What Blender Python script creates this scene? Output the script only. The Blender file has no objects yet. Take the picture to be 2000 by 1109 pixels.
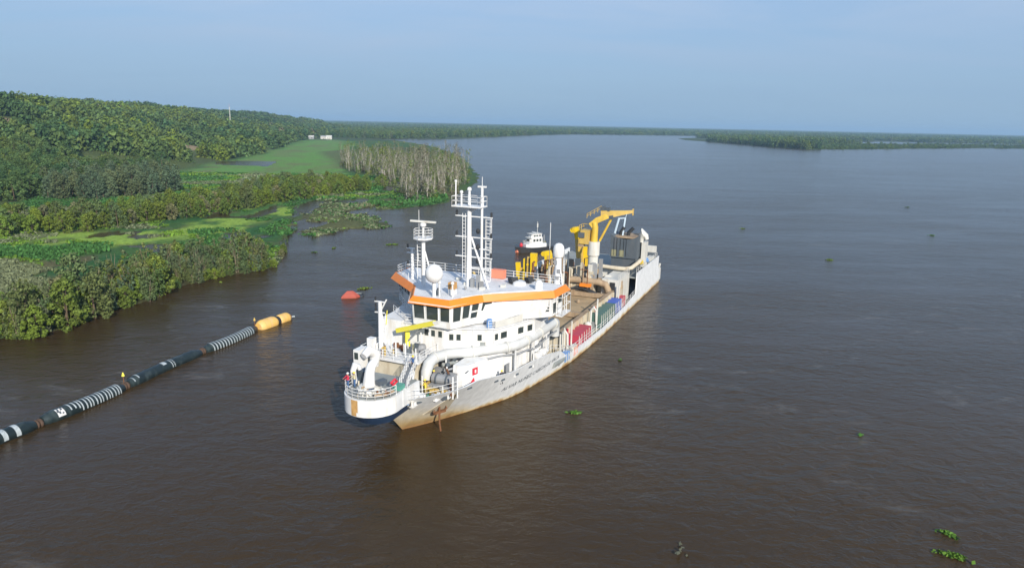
import bpy, bmesh, math, random
import numpy as np
from mathutils import Vector, Matrix
random.seed(7)
rng = np.random.default_rng(7)
SC = bpy.context.scene
COL = SC.collection
R = math.radians

# ------------------------------------------------------------------ camera
HC = 34.0
ROLL = math.atan(0.0215)
PITCH = math.atan((554.5 - 241.5) * math.cos(ROLL) / 1333.0)
_r0 = Vector((1, 0, 0)); _u0 = Vector((0, math.sin(PITCH), math.cos(PITCH))); _f = Vector((0, math.cos(PITCH), -math.sin(PITCH)))
_r = _r0 * math.cos(ROLL) + _u0 * math.sin(ROLL)
_u = -_r0 * math.sin(ROLL) + _u0 * math.cos(ROLL)
cam_data = bpy.data.cameras.new('camera')
cam_data.sensor_width = 36.0
cam_data.lens = 36.0 * 1333.0 / 2000.0
cam_data.clip_start = 0.5
cam_data.clip_end = 60000.0
cam = bpy.data.objects.new('camera', cam_data)
cam.matrix_world = Matrix(((_r.x, _u.x, -_f.x, 0), (_r.y, _u.y, -_f.y, 0), (_r.z, _u.z, -_f.z, HC), (0, 0, 0, 1)))
COL.objects.link(cam)
SC.camera = cam

# ------------------------------------------------------------------ sun, sky, exposure
SUN_EL = R(26.0)
SUN_AZ = Vector((0.36, -0.933, 0)).normalized()
sun_dir = Vector((SUN_AZ.x * math.cos(SUN_EL), SUN_AZ.y * math.cos(SUN_EL), math.sin(SUN_EL)))
sd = bpy.data.lights.new('sun', 'SUN')
sd.energy = 4.0
sd.angle = R(0.53)
sd.color = (1.0, 0.93, 0.82)
so = bpy.data.objects.new('sun', sd)
so.rotation_euler = sun_dir.to_track_quat('Z', 'Y').to_euler()
COL.objects.link(so)

world = bpy.data.worlds.new('World')
SC.world = world
world.use_nodes = True
nt = world.node_tree
nt.nodes.clear()
N = nt.nodes.new; L = nt.links.new
wo = N('ShaderNodeOutputWorld'); bg = N('ShaderNodeBackground')
sky = N('ShaderNodeTexSky'); sky.sky_type = 'NISHITA'; sky.sun_disc = False
sky.sun_elevation = SUN_EL
sky.sun_rotation = math.atan2(SUN_AZ.x, SUN_AZ.y)
sky.altitude = 30; sky.air_density = 1.0; sky.dust_density = 0.3; sky.ozone_density = 5.0
# thin high cloud veil: stretched noise on the sky direction lifts it towards pale grey-white
tc = N('ShaderNodeTexCoord'); sep = N('ShaderNodeSeparateXYZ'); L(tc.outputs['Generated'], sep.inputs[0])
ad = N('ShaderNodeMath'); ad.operation = 'ADD'; ad.inputs[1].default_value = 0.12; L(sep.outputs['Z'], ad.inputs[0])
dx = N('ShaderNodeMath'); dx.operation = 'DIVIDE'; L(sep.outputs['X'], dx.inputs[0]); L(ad.outputs[0], dx.inputs[1])
dy = N('ShaderNodeMath'); dy.operation = 'DIVIDE'; L(sep.outputs['Y'], dy.inputs[0]); L(ad.outputs[0], dy.inputs[1])
cmb = N('ShaderNodeCombineXYZ'); L(dx.outputs[0], cmb.inputs[0]); L(dy.outputs[0], cmb.inputs[1])
mp = N('ShaderNodeMapping'); mp.inputs['Scale'].default_value = (0.55, 1.1, 1); mp.inputs['Rotation'].default_value = (0, 0, R(18)); L(cmb.outputs[0], mp.inputs[0])
nz = N('ShaderNodeTexNoise'); nz.inputs['Scale'].default_value = 0.8; nz.inputs['Detail'].default_value = 7; nz.inputs['Roughness'].default_value = 0.55; nz.inputs['Distortion'].default_value = 0.4
L(mp.outputs[0], nz.inputs['Vector'])
rp = N('ShaderNodeValToRGB'); rp.color_ramp.elements[0].position = 0.40; rp.color_ramp.elements[1].position = 0.75
rp.color_ramp.elements[0].color = (0.45, 0.45, 0.45, 1); rp.color_ramp.elements[1].color = (0.92, 0.92, 0.92, 1)
L(nz.outputs['Fac'], rp.inputs[0])
mx = N('ShaderNodeMix'); mx.data_type = 'RGBA'
el_ = N('ShaderNodeMapRange'); el_.inputs['From Min'].default_value = 0.0; el_.inputs['From Max'].default_value = 0.45; el_.inputs['To Min'].default_value = 1.0; el_.inputs['To Max'].default_value = 0.0; L(sep.outputs['Z'], el_.inputs['Value'])
fm_ = N('ShaderNodeMix'); fm_.data_type = 'FLOAT'; L(el_.outputs[0], fm_.inputs['Factor']); L(rp.outputs[0], fm_.inputs['A']); fm_.inputs['B'].default_value = 1.0
vc_ = N('ShaderNodeValToRGB'); vc_.color_ramp.elements[0].position = 0.0; vc_.color_ramp.elements[0].color = (0.218, 0.325, 0.442, 1); vc_.color_ramp.elements[1].position = 0.22; vc_.color_ramp.elements[1].color = (0.252, 0.368, 0.55, 1); L(sep.outputs['Z'], vc_.inputs[0])
cl_ = N('ShaderNodeMix'); cl_.data_type = 'RGBA'; cl_.blend_type = 'MIX'; L(vc_.outputs[0], cl_.inputs['A']); cl_.inputs['B'].default_value = (0.40, 0.465, 0.575, 1)
cf_ = N('ShaderNodeMapRange'); cf_.inputs['From Min'].default_value = 0.42; cf_.inputs['From Max'].default_value = 0.78; cf_.inputs['To Max'].default_value = 1.0; L(nz.outputs['Fac'], cf_.inputs['Value']); ce_ = N('ShaderNodeMapRange'); ce_.inputs['From Min'].default_value = 0.05; ce_.inputs['From Max'].default_value = 0.20; L(sep.outputs['Z'], ce_.inputs['Value'])
cm_ = N('ShaderNodeMath'); cm_.operation = 'MULTIPLY'; L(cf_.outputs[0], cm_.inputs[0]); L(ce_.outputs[0], cm_.inputs[1]); L(cm_.outputs[0], cl_.inputs['Factor'])
vm_ = N('ShaderNodeVectorMath'); vm_.operation = 'SCALE'; vm_.inputs['Scale'].default_value = 10.0; L(cl_.outputs['Result'], vm_.inputs[0]); L(vm_.outputs[0], mx.inputs['B'])
L(fm_.outputs['Result'], mx.inputs['Factor']); L(sky.outputs[0], mx.inputs['A']); pass
L(mx.outputs['Result'], bg.inputs['Color'])
bg.inputs['Strength'].default_value = 0.105
L(bg.outputs[0], wo.inputs['Surface'])
vs = SC.view_settings
vs.view_transform = 'Standard'; vs.look = 'None'; vs.gamma = 1.0; vs.exposure = 0.42
vs.use_curve_mapping = False
SC.cycles.max_bounces = 5; SC.cycles.diffuse_bounces = 2; SC.cycles.glossy_bounces = 3
SC.cycles.transmission_bounces = 3; SC.cycles.transparent_max_bounces = 4; SC.cycles.volume_bounces = 0
SC.cycles.use_denoising = True
SC.cycles.caustics_reflective = False; SC.cycles.caustics_refractive = False

# ------------------------------------------------------------------ materials
def new_mat(name):
    m = bpy.data.materials.new(name); m.use_nodes = True
    t = m.node_tree
    b = t.nodes['Principled BSDF']
    return m, t, b
def mat(name, col, rough=0.5, metal=0.0, var=0.12, scale=0.8, dirt=None, dirt_amt=0.0, dscale=0.5, spec=None, bump=0.0):
    """paint / rubber / steel with colour variation and blotches of dirt or rust"""
    m, t, b = new_mat(name)
    n = t.nodes.new; l = t.links.new
    co = n('ShaderNodeTexCoord')
    a = n('ShaderNodeTexNoise'); a.inputs['Scale'].default_value = scale; a.inputs['Detail'].default_value = 5
    l(co.outputs['Object'], a.inputs['Vector'])
    r = n('ShaderNodeMapRange'); r.inputs['From Min'].default_value = 0.3; r.inputs['From Max'].default_value = 0.7
    r.inputs['To Min'].default_value = 1 - var; r.inputs['To Max'].default_value = 1 + var * 0.6
    l(a.outputs['Fac'], r.inputs['Value'])
    k = n('ShaderNodeMix'); k.data_type = 'RGBA'; k.blend_type = 'MULTIPLY'; k.inputs['Factor'].default_value = 1
    k.inputs['A'].default_value = (*col, 1); l(r.outputs[0], k.inputs['B'])
    out = k.outputs['Result']
    if dirt is not None:
        mpn = n('ShaderNodeMapping'); mpn.inputs['Scale'].default_value = (1, 1, 0.16); l(co.outputs['Object'], mpn.inputs[0])
        d = n('ShaderNodeTexNoise'); d.inputs['Scale'].default_value = dscale; d.inputs['Detail'].default_value = 8; d.inputs['Roughness'].default_value = 0.68
        l(mpn.outputs[0], d.inputs['Vector'])
        q = n('ShaderNodeMapRange'); q.inputs['From Min'].default_value = 0.5; q.inputs['From Max'].default_value = 0.72
        q.inputs['To Min'].default_value = 0.0; q.inputs['To Max'].default_value = dirt_amt
        l(d.outputs['Fac'], q.inputs['Value'])
        e = n('ShaderNodeMix'); e.data_type = 'RGBA'; l(q.outputs[0], e.inputs['Factor']); l(out, e.inputs['A']); e.inputs['B'].default_value = (*dirt, 1)
        out = e.outputs['Result']
    l(out, b.inputs['Base Color'])
    b.inputs['Roughness'].default_value = rough; b.inputs['Metallic'].default_value = metal
    if spec is not None: b.inputs['Specular IOR Level'].default_value = spec
    if bump > 0:
        bp = n('ShaderNodeBump'); bp.inputs['Strength'].default_value = bump; bp.inputs['Distance'].default_value = 0.05
        l(a.outputs['Fac'], bp.inputs['Height']); l(bp.outputs[0], b.inputs['Normal'])
    return m
M = {}
M['white'] = mat('white_paint', (0.78, 0.78, 0.77), 0.4, var=0.09, dirt=(0.58, 0.50, 0.38), dirt_amt=0.6, dscale=1.1)
M['roofdeck'] = mat('light_grey_deck', (0.74, 0.745, 0.75), 0.6, var=0.12, dirt=(0.42, 0.41, 0.40), dirt_amt=0.5)
M['offwhite'] = mat('offwhite_paint', (0.66, 0.65, 0.60), 0.5, var=0.08, dirt=(0.45, 0.38, 0.28), dirt_amt=0.55, dscale=0.9)
M['cream'] = mat('muddy_cream_paint', (0.58, 0.52, 0.40), 0.6, var=0.12, dirt=(0.34, 0.25, 0.15), dirt_amt=0.7, dscale=0.9)
M['orange'] = mat('orange_paint', (0.90, 0.25, 0.022), 0.4, var=0.06)
M['salmon'] = mat('faded_orange_paint', (0.75, 0.25, 0.15), 0.5, var=0.08)
M['yellow'] = mat('yellow_paint', (0.80, 0.55, 0.015), 0.4, var=0.08, dirt=(0.35, 0.18, 0.04), dirt_amt=0.5)
M['lemon'] = mat('lemon_paint', (0.90, 0.78, 0.08), 0.4, var=0.04)
M['craney'] = mat('weathered_yellow_paint', (0.60, 0.41, 0.10), 0.5, var=0.15, dirt=(0.40, 0.27, 0.13), dirt_amt=0.7)
M['gold'] = mat('crane_gold_paint', (0.66, 0.44, 0.055), 0.45, var=0.12, dirt=(0.42, 0.28, 0.10), dirt_amt=0.6)
M['pipegrey'] = mat('grey_white_pipe_paint', (0.60, 0.61, 0.60), 0.5, var=0.1, dirt=(0.45, 0.42, 0.36), dirt_amt=0.5)
M['mud'] = mat('dried_mud', (0.40, 0.29, 0.165), 0.85, var=0.2, scale=0.35, dirt=(0.25, 0.17, 0.09), dirt_amt=0.5, dscale=0.25, bump=0.4)
M['mudsteel'] = mat('mud_coated_steel', (0.37, 0.27, 0.17), 0.75, var=0.2, dirt=(0.17, 0.10, 0.06), dirt_amt=0.8, dscale=0.8)
M['rust'] = mat('rusty_steel', (0.20, 0.085, 0.035), 0.8, var=0.3, scale=2, dirt=(0.08, 0.04, 0.02), dirt_amt=0.7)
M['grey'] = mat('grey_paint', (0.30, 0.31, 0.32), 0.5, var=0.1, dirt=(0.2, 0.17, 0.14), dirt_amt=0.5)
M['deckgrey'] = mat('deck_grey_green', (0.27, 0.29, 0.28), 0.7, var=0.15, dirt=(0.33, 0.26, 0.18), dirt_amt=0.5)
M['greendeck'] = mat('green_deck_paint', (0.10, 0.33, 0.26), 0.6, var=0.12)
M['slate'] = mat('slate_casing_paint', (0.085, 0.105, 0.125), 0.55, var=0.12, dirt=(0.16, 0.14, 0.12), dirt_amt=0.4)
M['black'] = mat('black_rubber', (0.025, 0.027, 0.03), 0.6, var=0.2)
M['navy'] = mat('navy_paint', (0.02, 0.045, 0.10), 0.5, var=0.15)
M['red'] = mat('red_paint', (0.60, 0.03, 0.05), 0.45, var=0.06)
M['crimson'] = mat('crimson_container_paint', (0.48, 0.05, 0.085), 0.5, var=0.1, dirt=(0.35, 0.07, 0.06), dirt_amt=0.4)
M['cgreen'] = mat('green_container_paint', (0.07, 0.155, 0.13), 0.5, var=0.1, dirt=(0.16, 0.18, 0.15), dirt_amt=0.4)
M['cblue'] = mat('blue_container_paint', (0.05, 0.12, 0.48), 0.5, var=0.1)
M['skyblue'] = mat('pale_blue_paint', (0.16, 0.32, 0.62), 0.5, var=0.1)
M['lightblue'] = mat('light_blue_grey_paint', (0.55, 0.66, 0.74), 0.5, var=0.06)
M['hose'] = mat('dark_green_rubber', (0.014, 0.024, 0.025), 0.38, var=0.3, scale=1.5, dirt=(0.10, 0.13, 0.125), dirt_amt=0.55, dscale=0.9)
M['band'] = mat('worn_white_band', (0.48, 0.53, 0.54), 0.5, var=0.2, scale=3, dirt=(0.07, 0.10, 0.10), dirt_amt=0.5, dscale=1.6)
M['floaty'] = mat('faded_yellow_float', (0.82, 0.50, 0.13), 0.55, var=0.12, scale=0.8, dirt=(0.72, 0.46, 0.26), dirt_amt=0.7, dscale=0.6)
M['buoyred'] = mat('faded_red_buoy', (0.42, 0.085, 0.055), 0.6, var=0.12, dirt=(0.3, 0.08, 0.05), dirt_amt=0.4)
M['skin'] = mat('skin', (0.45, 0.26, 0.18), 0.55, var=0.05)
M['hivis'] = mat('yellow_workwear', (0.80, 0.62, 0.06), 0.8, var=0.06)
M['dark'] = mat('dark_workwear', (0.03, 0.035, 0.05), 0.85, var=0.1)
M['redwear'] = mat('red_workwear', (0.62, 0.03, 0.07), 0.8, var=0.06)
M['bluewear'] = mat('blue_workwear', (0.06, 0.13, 0.28), 0.8, var=0.06)
M['creamwear'] = mat('cream_workwear', (0.62, 0.56, 0.36), 0.8, var=0.06)
M['bark'] = mat('brown_bark', (0.13, 0.095, 0.06), 0.9, var=0.25, scale=2)
M['palebark'] = mat('pale_bark', (0.44, 0.405, 0.345), 0.85, var=0.2, scale=1.2, dirt=(0.28, 0.24, 0.18), dirt_amt=0.5)
M['ink'] = mat('dark_lettering', (0.10, 0.12, 0.14), 0.5, var=0.05)
M['glass'] = mat('dark_window_glass', (0.045, 0.058, 0.056), 0.06, var=0.25, scale=0.7)
M['tealglass'] = mat('teal_window_glass', (0.03, 0.09, 0.10), 0.1, var=0.3, scale=0.8)
# ------------------------------------------------------------------ mesh builder
class MB:
    def __init__(s): s.v = []; s.f = []
    def add(s, vs, fs):
        o = len(s.v); s.v.extend([tuple(map(float, p)) for p in vs]); s.f.extend([tuple(i + o for i in f) for f in fs]); return s
    def box(s, a0, a1, b0, b1, c0, c1):
        vs = [(x, y, z) for x in (a0, a1) for y in (b0, b1) for z in (c0, c1)]
        return s.add(vs, [(0, 1, 3, 2), (4, 6, 7, 5), (0, 4, 5, 1), (2, 3, 7, 6), (0, 2, 6, 4), (1, 5, 7, 3)])
    def obox(s, c, axes, half):
        c = Vector(c); ax = [Vector(a).normalized() * h for a, h in zip(axes, half)]
        vs = [c + ax[0] * i + ax[1] * j + ax[2] * k for i in (-1, 1) for j in (-1, 1) for k in (-1, 1)]
        return s.add(vs, [(0, 1, 3, 2), (4, 6, 7, 5), (0, 4, 5, 1), (2, 3, 7, 6), (0, 2, 6, 4), (1, 5, 7, 3)])
    def beam(s, p, q, w, h, up=(0, 0, 1)):
        p = Vector(p); q = Vector(q); d = (q - p)
        side = d.cross(Vector(up))
        if side.length < 1e-6: side = d.cross(Vector((1, 0, 0)))
        u2 = side.cross(d)
        return s.obox((p + q) / 2, (d, side, u2), (d.length / 2, w / 2, h / 2))
    def prism(s, poly, z0, z1, poly2=None):
        n = len(poly); p2 = poly2 or poly
        vs = [(*p, z0) if len(p) == 2 else p for p in poly] + [(*p, z1) if len(p) == 2 else p for p in p2]
        fs = [tuple(range(n)), tuple(range(2 * n - 1, n - 1, -1))] + [(i, (i + 1) % n, n + (i + 1) % n, n + i) for i in range(n)]
        return s.add(vs, fs)
    def loft(s, rings, cap=True):
        n = len(rings[0]); vs = [p for r in rings for p in r]; fs = []
        for k in range(len(rings) - 1):
            for i in range(n):
                j = (i + 1) % n
                fs.append((k * n + i, k * n + j, (k + 1) * n + j, (k + 1) * n + i))
        if cap: fs.append(tuple(range(n))); fs.append(tuple((len(rings) - 1) * n + i for i in range(n - 1, -1, -1)))
        return s.add(vs, fs)
    def pipe(s, pts, r, n=8, cap=True):
        pts = [Vector(p) for p in pts]; rs = r if isinstance(r, (list, tuple)) else [r] * len(pts)
        rings = []
        ref = None
        for i, p in enumerate(pts):
            d = (pts[min(i + 1, len(pts) - 1)] - pts[max(i - 1, 0)]).normalized()
            if ref is None:
                ref = Vector((0, 0, 1)) if abs(d.z) < 0.9 else Vector((1, 0, 0))
            a = (ref - d * ref.dot(d)); a.normalize(); ref = a
            b = d.cross(a)
            k = 1.0
            if 0 < i < len(pts) - 1:
                c = (pts[i + 1] - p).normalized().dot((p - pts[i - 1]).normalized()); k = 1 / max(0.6, math.sqrt(max(0.0, (1 + c) / 2)))
            rings.append([p + (a * math.cos(t) + b * math.sin(t)) * rs[i] * (k if n > 4 else 1) for t in (2 * math.pi * j / n for j in range(n))])
        return s.loft(rings, cap)
    def tube(s, p, q, r, n=6): return s.pipe([p, q], r, n)
    def rails(s, pts, h=1.05, bars=3, r=0.03, step=1.6, n=4, posts=True):
        pts = [Vector(p) for p in pts]
        for k in range(bars):
            zz = h * (k + 1) / bars
            s.pipe([p + Vector((0, 0, zz)) for p in pts], r, n)
        if posts:
            for a, b in zip(pts[:-1], pts[1:]):
                m = max(1, int(round((b - a).length / step)))
                for i in range(m + 1):
                    p = a.lerp(b, i / m); s.tube(p, p + Vector((0, 0, h)), r * 1.15, n)
        return s
    def ball(s, c, r, nu=14, nv=9, sz=1.0, zmin=-1.0):
        c = Vector(c); rings = []
        for j in range(nv + 1):
            t = -math.pi / 2 + math.pi * j / nv
            z = max(math.sin(t), zmin); rr = math.sqrt(max(0.0, 1 - z * z)) if z > zmin else math.sqrt(max(0.0, 1 - zmin * zmin)) * (math.cos(t) / max(1e-6, math.cos(math.asin(zmin))) if zmin > -1 else 1)
            rr = max(rr, 1e-3)
            rings.append([c + Vector((math.cos(2 * math.pi * i / nu) * rr * r, math.sin(2 * math.pi * i / nu) * rr * r, z * r * sz)) for i in range(nu)])
        return s.loft(rings, True)
    def lathe(s, c, prof, n=16):
        c = Vector(c)
        return s.loft([[c + Vector((math.cos(2 * math.pi * i / n) * r, math.sin(2 * math.pi * i / n) * r, z)) for i in range(n)] for r, z in prof], True)
    def ladder(s, p, q, w=0.45, side=(0, 1, 0), r=0.03, step=0.35):
        p = Vector(p); q = Vector(q); sd_ = Vector(side).normalized() * w / 2
        s.tube(p - sd_, q - sd_, r, 4); s.tube(p + sd_, q + sd_, r, 4)
        m = int((q - p).length / step)
        for i in range(1, m):
            c = p.lerp(q, i / m); s.tube(c - sd_, c + sd_, r * 0.8, 4)
        return s
    def mesh(s, name, flip=False, smooth=False):
        me = bpy.data.meshes.new(name)
        v = [(x, -y, z) for x, y, z in s.v] if flip else s.v
        me.from_pydata(v, [], s.f)
        bm = bmesh.new(); bm.from_mesh(me); bmesh.ops.recalc_face_normals(bm, faces=bm.faces); bm.to_mesh(me); bm.free()
        if smooth:
            me.polygons.foreach_set('use_smooth', [True] * len(me.polygons))
            me.set_sharp_from_angle(angle=R(40))
        return me
    def build(s, name, material, parent=None, smooth=False, flip=False, label=None, kind=None):
        me = s.mesh(name, flip, smooth); me.materials.append(material)
        o = bpy.data.objects.new(name, me); COL.objects.link(o)
        if parent is not None: o.parent = parent
        if label: o['label'] = label
        if kind: o['kind'] = kind
        return o
def empty(name, loc=(0, 0, 0), rz=0.0):
    o = bpy.data.objects.new(name, None); o.location = loc; o.rotation_euler = (0, 0, rz); o.empty_display_size = 0.3
    COL.objects.link(o); return o
def tag(o, label=None, cat=None, group=None, kind=None):
    if label: o['label'] = label
    if cat: o['category'] = cat
    if group: o['group'] = group
    if kind: o['kind'] = kind
    return o
# ================================================================== THE SETTING
def pts_in_poly(x, y, poly):
    ins = np.zeros(x.shape, bool); n = len(poly)
    for i in range(n):
        x1, y1 = poly[i]; x2, y2 = poly[(i + 1) % n]
        if y1 == y2: continue
        c = ((y1 > y) != (y2 > y)) & (x < (x2 - x1) * (y - y1) / (y2 - y1) + x1)
        ins ^= c
    return ins
def edge_dist(x, y, poly, closed=True):
    d = np.full(x.shape, 1e9); n = len(poly)
    for i in range(n if closed else n - 1):
        x1, y1 = poly[i]; x2, y2 = poly[(i + 1) % n]
        ex, ey = x2 - x1, y2 - y1; q = ex * ex + ey * ey + 1e-9
        t = np.clip(((x - x1) * ex + (y - y1) * ey) / q, 0, 1)
        d = np.minimum(d, np.hypot(x - x1 - t * ex, y - y1 - t * ey))
    return d
def sdist(x, y, poly):
    return np.where(pts_in_poly(x, y, poly), 1, -1) * edge_dist(x, y, poly)
def _hash(i, j, s):
    n = (i * 374761393 + j * 668265263 + s * 974711) & 0x7fffffff
    n = ((n ^ (n >> 13)) * 1274126177) & 0x7fffffff
    return ((n ^ (n >> 16)) & 0xffff) / 65535.0
def vnoise(x, y, s=0):
    xi = np.floor(x).astype(np.int64); yi = np.floor(y).astype(np.int64)
    fx = x - xi; fy = y - yi; fx = fx * fx * (3 - 2 * fx); fy = fy * fy * (3 - 2 * fy)
    a = _hash(xi, yi, s); b = _hash(xi + 1, yi, s); c = _hash(xi, yi + 1, s); d = _hash(xi + 1, yi + 1, s)
    return (a * (1 - fx) + b * fx) * (1 - fy) + (c * (1 - fx) + d * fx) * fy
def fbm(x, y, lam, octv=4, s=0):
    v = 0; a = 0.5; t = 0
    for k in range(octv):
        v = v + a * vnoise(x / lam * 2 ** k + 17.3 * k, y / lam * 2 ** k + 5.1 * k, s + k); t += a; a *= 0.5
    return v / t
def sstep(a, b, x):
    t = np.clip((x - a) / (b - a), 0, 1); return t * t * (3 - 2 * t)

FARBANK = [(-274.8, 1345.2), (-248.0, 1372.0), (-223.6, 1396.4), (-154.2, 1399.0), (-127.7, 1424.3), (-111.9, 1508.4), (-80.2, 1653.4), (-11.8, 1956.9), (90.6, 2301.6), (218.0, 2617.2), (458.2, 2796.5), (701.5, 2923.0), (1500, 3300), (4000, 3600)]
SHORE = [(-200, 40), (-110, 60), (-86.8, 86.6), (-81.2, 93.3), (-79.0, 100.5), (-75.2, 101.8), (-73.2, 107.5), (-72.1, 116.4), (-69.4, 124.2), (-68.6, 135.4), (-65.0, 145.3), (-60.1, 150.0), (-56.3, 156.6), (-57.9, 167.1), (-60.8, 178.8), (-66.0, 191.1), (-64.2, 200.4), (-63.2, 210.5), (-56.4, 205.3), (-48.8, 206.3), (-45.7, 226.3), (-52.5, 243.0), (-55.6, 263.0), (-43.8, 273.4), (-34.8, 283.8), (-28.7, 296.3), (-25.3, 342.3), (-21.6, 419.5), (-37.9, 587.9), (-84.4, 857.7), (-129.6, 1030.7), (-220.1, 1269.4)]
BANK = SHORE + FARBANK + [(9000, 3800), (14000, 16000), (-16000, 16000), (-16000, 40)]
ISLE = [(455.9, 1884.4), (478.0, 1742.1), (495.2, 1518.9), (495.6, 1338.0), (522.6, 1246.9), (642.8, 1317.2), (826.2, 1453.4), (1051.7, 1620.9), (1240.2, 1700.3), (1439.0, 1714.1), (2200, 1800), (4500, 1900), (4500, 3400), (1500, 3100), (800, 2700), (500, 2150)]
LAGOON = [(697.1, 1924.6), (731.3, 1799.7), (798.4, 1716.3), (923.1, 1762.2), (1118.4, 1920.7), (1349.0, 2058.1), (1736.0, 2250.0), (1928.8, 2600), (1630.6, 2489.7), (1400.6, 2407.7), (1185.3, 2330.9), (960.4, 2206.4), (758.3, 2094.5)]
DUCK = [(-115.3, 186.5), (-105.2, 181.2), (-95.9, 179.2), (-91.0, 186.2), (-86.5, 195.6), (-79.3, 208.2), (-80.1, 233.3), (-89.5, 268.6), (-102.4, 282.2), (-104.7, 260.9), (-108.8, 235.3), (-110.9, 221.2), (-107.3, 210.5), (-108.7, 198.2)]
DUCK2 = [(-128.6, 167.9), (-125.7, 171.1), (-128.4, 184.8), (-121.5, 187.4), (-128.7, 191.8), (-130.1, 181.3), (-133.5, 174.6)]
POOLS = [[(-89.5, 192.5), (-80.5, 197.2), (-81.0, 205.8), (-89.2, 203.8)],
         [(-60.8, 178.8), (-66.5, 192.8), (-67.5, 206.8), (-72.6, 231.9), (-82.6, 269.8), (-82.9, 282.2), (-72.2, 241.2), (-63.2, 210.5), (-63.6, 198.6)],
         [(-79.9, 340.7), (-71.1, 337.4), (-74.5, 358.8), (-83.7, 368.8)], [(-67.0, 346.4), (-57.4, 335.3), (-61.1, 362.0), (-70.0, 372.1)],
         [(-89.2, 172.5), (-94.4, 174.3), (-106.4, 179.7), (-97.6, 182.7), (-88.4, 181.0)], [(-90.0, 239.7), (-88.7, 257.3), (-95.0, 272.7), (-94.8, 250.2)],
         [(-221.4, 505.9), (-175.3, 497.6), (-194.3, 558.1), (-222.8, 562.1), (-235.0, 542.0)]]
MAT = [(-63.2, 210.5), (-56.4, 205.3), (-48.8, 206.3), (-45.7, 226.3), (-52.5, 243.0), (-55.6, 263.0), (-66.3, 291.1), (-80.2, 294.3), (-80.7, 270.2)]
MEADOW = [(-171.0, 347.4), (-221.7, 459.3), (-229.7, 529.6), (-236.5, 631.3), (-299.6, 912.5), (-367.7, 1296.4), (-282.0, 1176.5), (-116.6, 524.4), (-105.7, 412.3), (-131.6, 397.5), (-136.2, 362.1), (-146.8, 336.2)]
GROVE = [(-212.0, 740.0), (-185.0, 900.0), (-119.1, 947.7), (-50.6, 650.4), (-26.4, 447.1), (-25.7, 347.5), (-31.7, 312.3), (-37.8, 290.7), (-44.7, 293.2), (-65.7, 360.9), (-122.1, 490.9)]
SCRUB = [(-141.1, 184.9), (-132.4, 193.1), (-123.0, 202.1), (-114.9, 216.0), (-106.6, 234.3), (-100.5, 255.3), (-94.4, 283.7), (-84.0, 308.3), (-75.3, 331.4), (-65.2, 361.0), (-78.8, 421.5), (-99.7, 416.2), (-118.6, 383.6), (-120.0, 331.7), (-124.1, 293.7), (-128.9, 266.5), (-133.8, 252.6), (-139.7, 230.3), (-151.7, 222.1), (-162.1, 213.5)]
GREYW = [(-185.8, 269.9), (-165.4, 273.9), (-154.0, 291.8), (-155.9, 318.6), (-179.1, 364.0), (-200.8, 371.7), (-211.4, 343.4), (-220.5, 324.3)]
NEAR = [(-86.0, 88.0), (-78.2, 99.2), (-74.2, 100.8), (-72.0, 107.0), (-71.0, 116.0), (-68.2, 123.8), (-67.4, 135.0), (-64.0, 144.3), (-59.2, 149.0), (-57.6, 154.5), (-60.6, 163.0), (-62.2, 167.0), (-64.5, 162.0), (-70.8, 153.4), (-75.1, 138.9), (-77.4, 124.6), (-80.5, 114.7), (-86.1, 110.1), (-96.7, 100.8)]
HB_Y = np.array([0, 250, 320, 437, 570, 690, 890, 1100, 1573, 2057, 2800, 4000]); HB_X = np.array([-180, -189, -205, -213, -238, -250, -300, -345, -423, -490, -620, -900])

def hill_inland(x, y): return np.interp(y, HB_Y, HB_X) - x
def hill_h(x, y):
    d = hill_inland(x, y)
    n = fbm(x, y, 130, 4, 3)
    gully = fbm(x * 0.5, y, 70, 3, 11) - 0.5
    dd = d + gully * 90
    h = sstep(0, 240, dd) * (32.5 + 11 * (n - 0.5)) + sstep(200, 900, d) * 3
    h = h * sstep(3300, 1900, y) + sstep(0, 30, d) * 0.8
    bump = 6.0 * np.exp(-(((x + 395) / 70) ** 2 + ((y - 560) / 90) ** 2))
    return np.where(d > 0, h + bump * sstep(0, 60, d), 0)
def ground_h(x, y):
    s = sdist(x, y, BANK)
    w = (fbm(x, y, 9, 3, 21) - 0.5) * np.where(y < 400, 5, 14)
    h = np.clip((s + w * 0.6) * 0.25, -1.8, 0.35)
    si = sdist(x, y, ISLE); sl = sdist(x, y, LAGOON)
    hi = np.clip(np.minimum(si + w, -sl + w * 0.5) * 0.1, -1.8, 0.5)
    h = np.maximum(h, hi)
    for p in POOLS:
        sp = sdist(x, y, p)
        h = np.where(sp + w * 0.5 > 0, np.minimum(h, -0.4), h)
    wet = fbm(x, y * 0.6, 13, 4, 35)
    inner = sdist(x, y, DUCK) ; h = np.where((inner > -14) & (s > 1.5) & (wet < 0.335) & (y < 300), -0.3, h)
    h = np.where((y > 295) & (y < 420) & (x > -110) & (s > 2) & (wet < 0.33), -0.3, h)
    mat_ = sdist(x, y, MAT)
    patch = fbm(x * 2.2, y, 16, 4, 31)
    h = np.where((mat_ > -6), np.where((patch + mat_ * 0.012 > 0.47), np.maximum(h, 0.06), -0.5), h)
    h = h + np.where(h > 0.05, (fbm(x, y, 6, 2, 41) - 0.5) * 0.25, 0)
    return h + np.maximum(hill_h(x, y), 0) * (s > 0)

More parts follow.
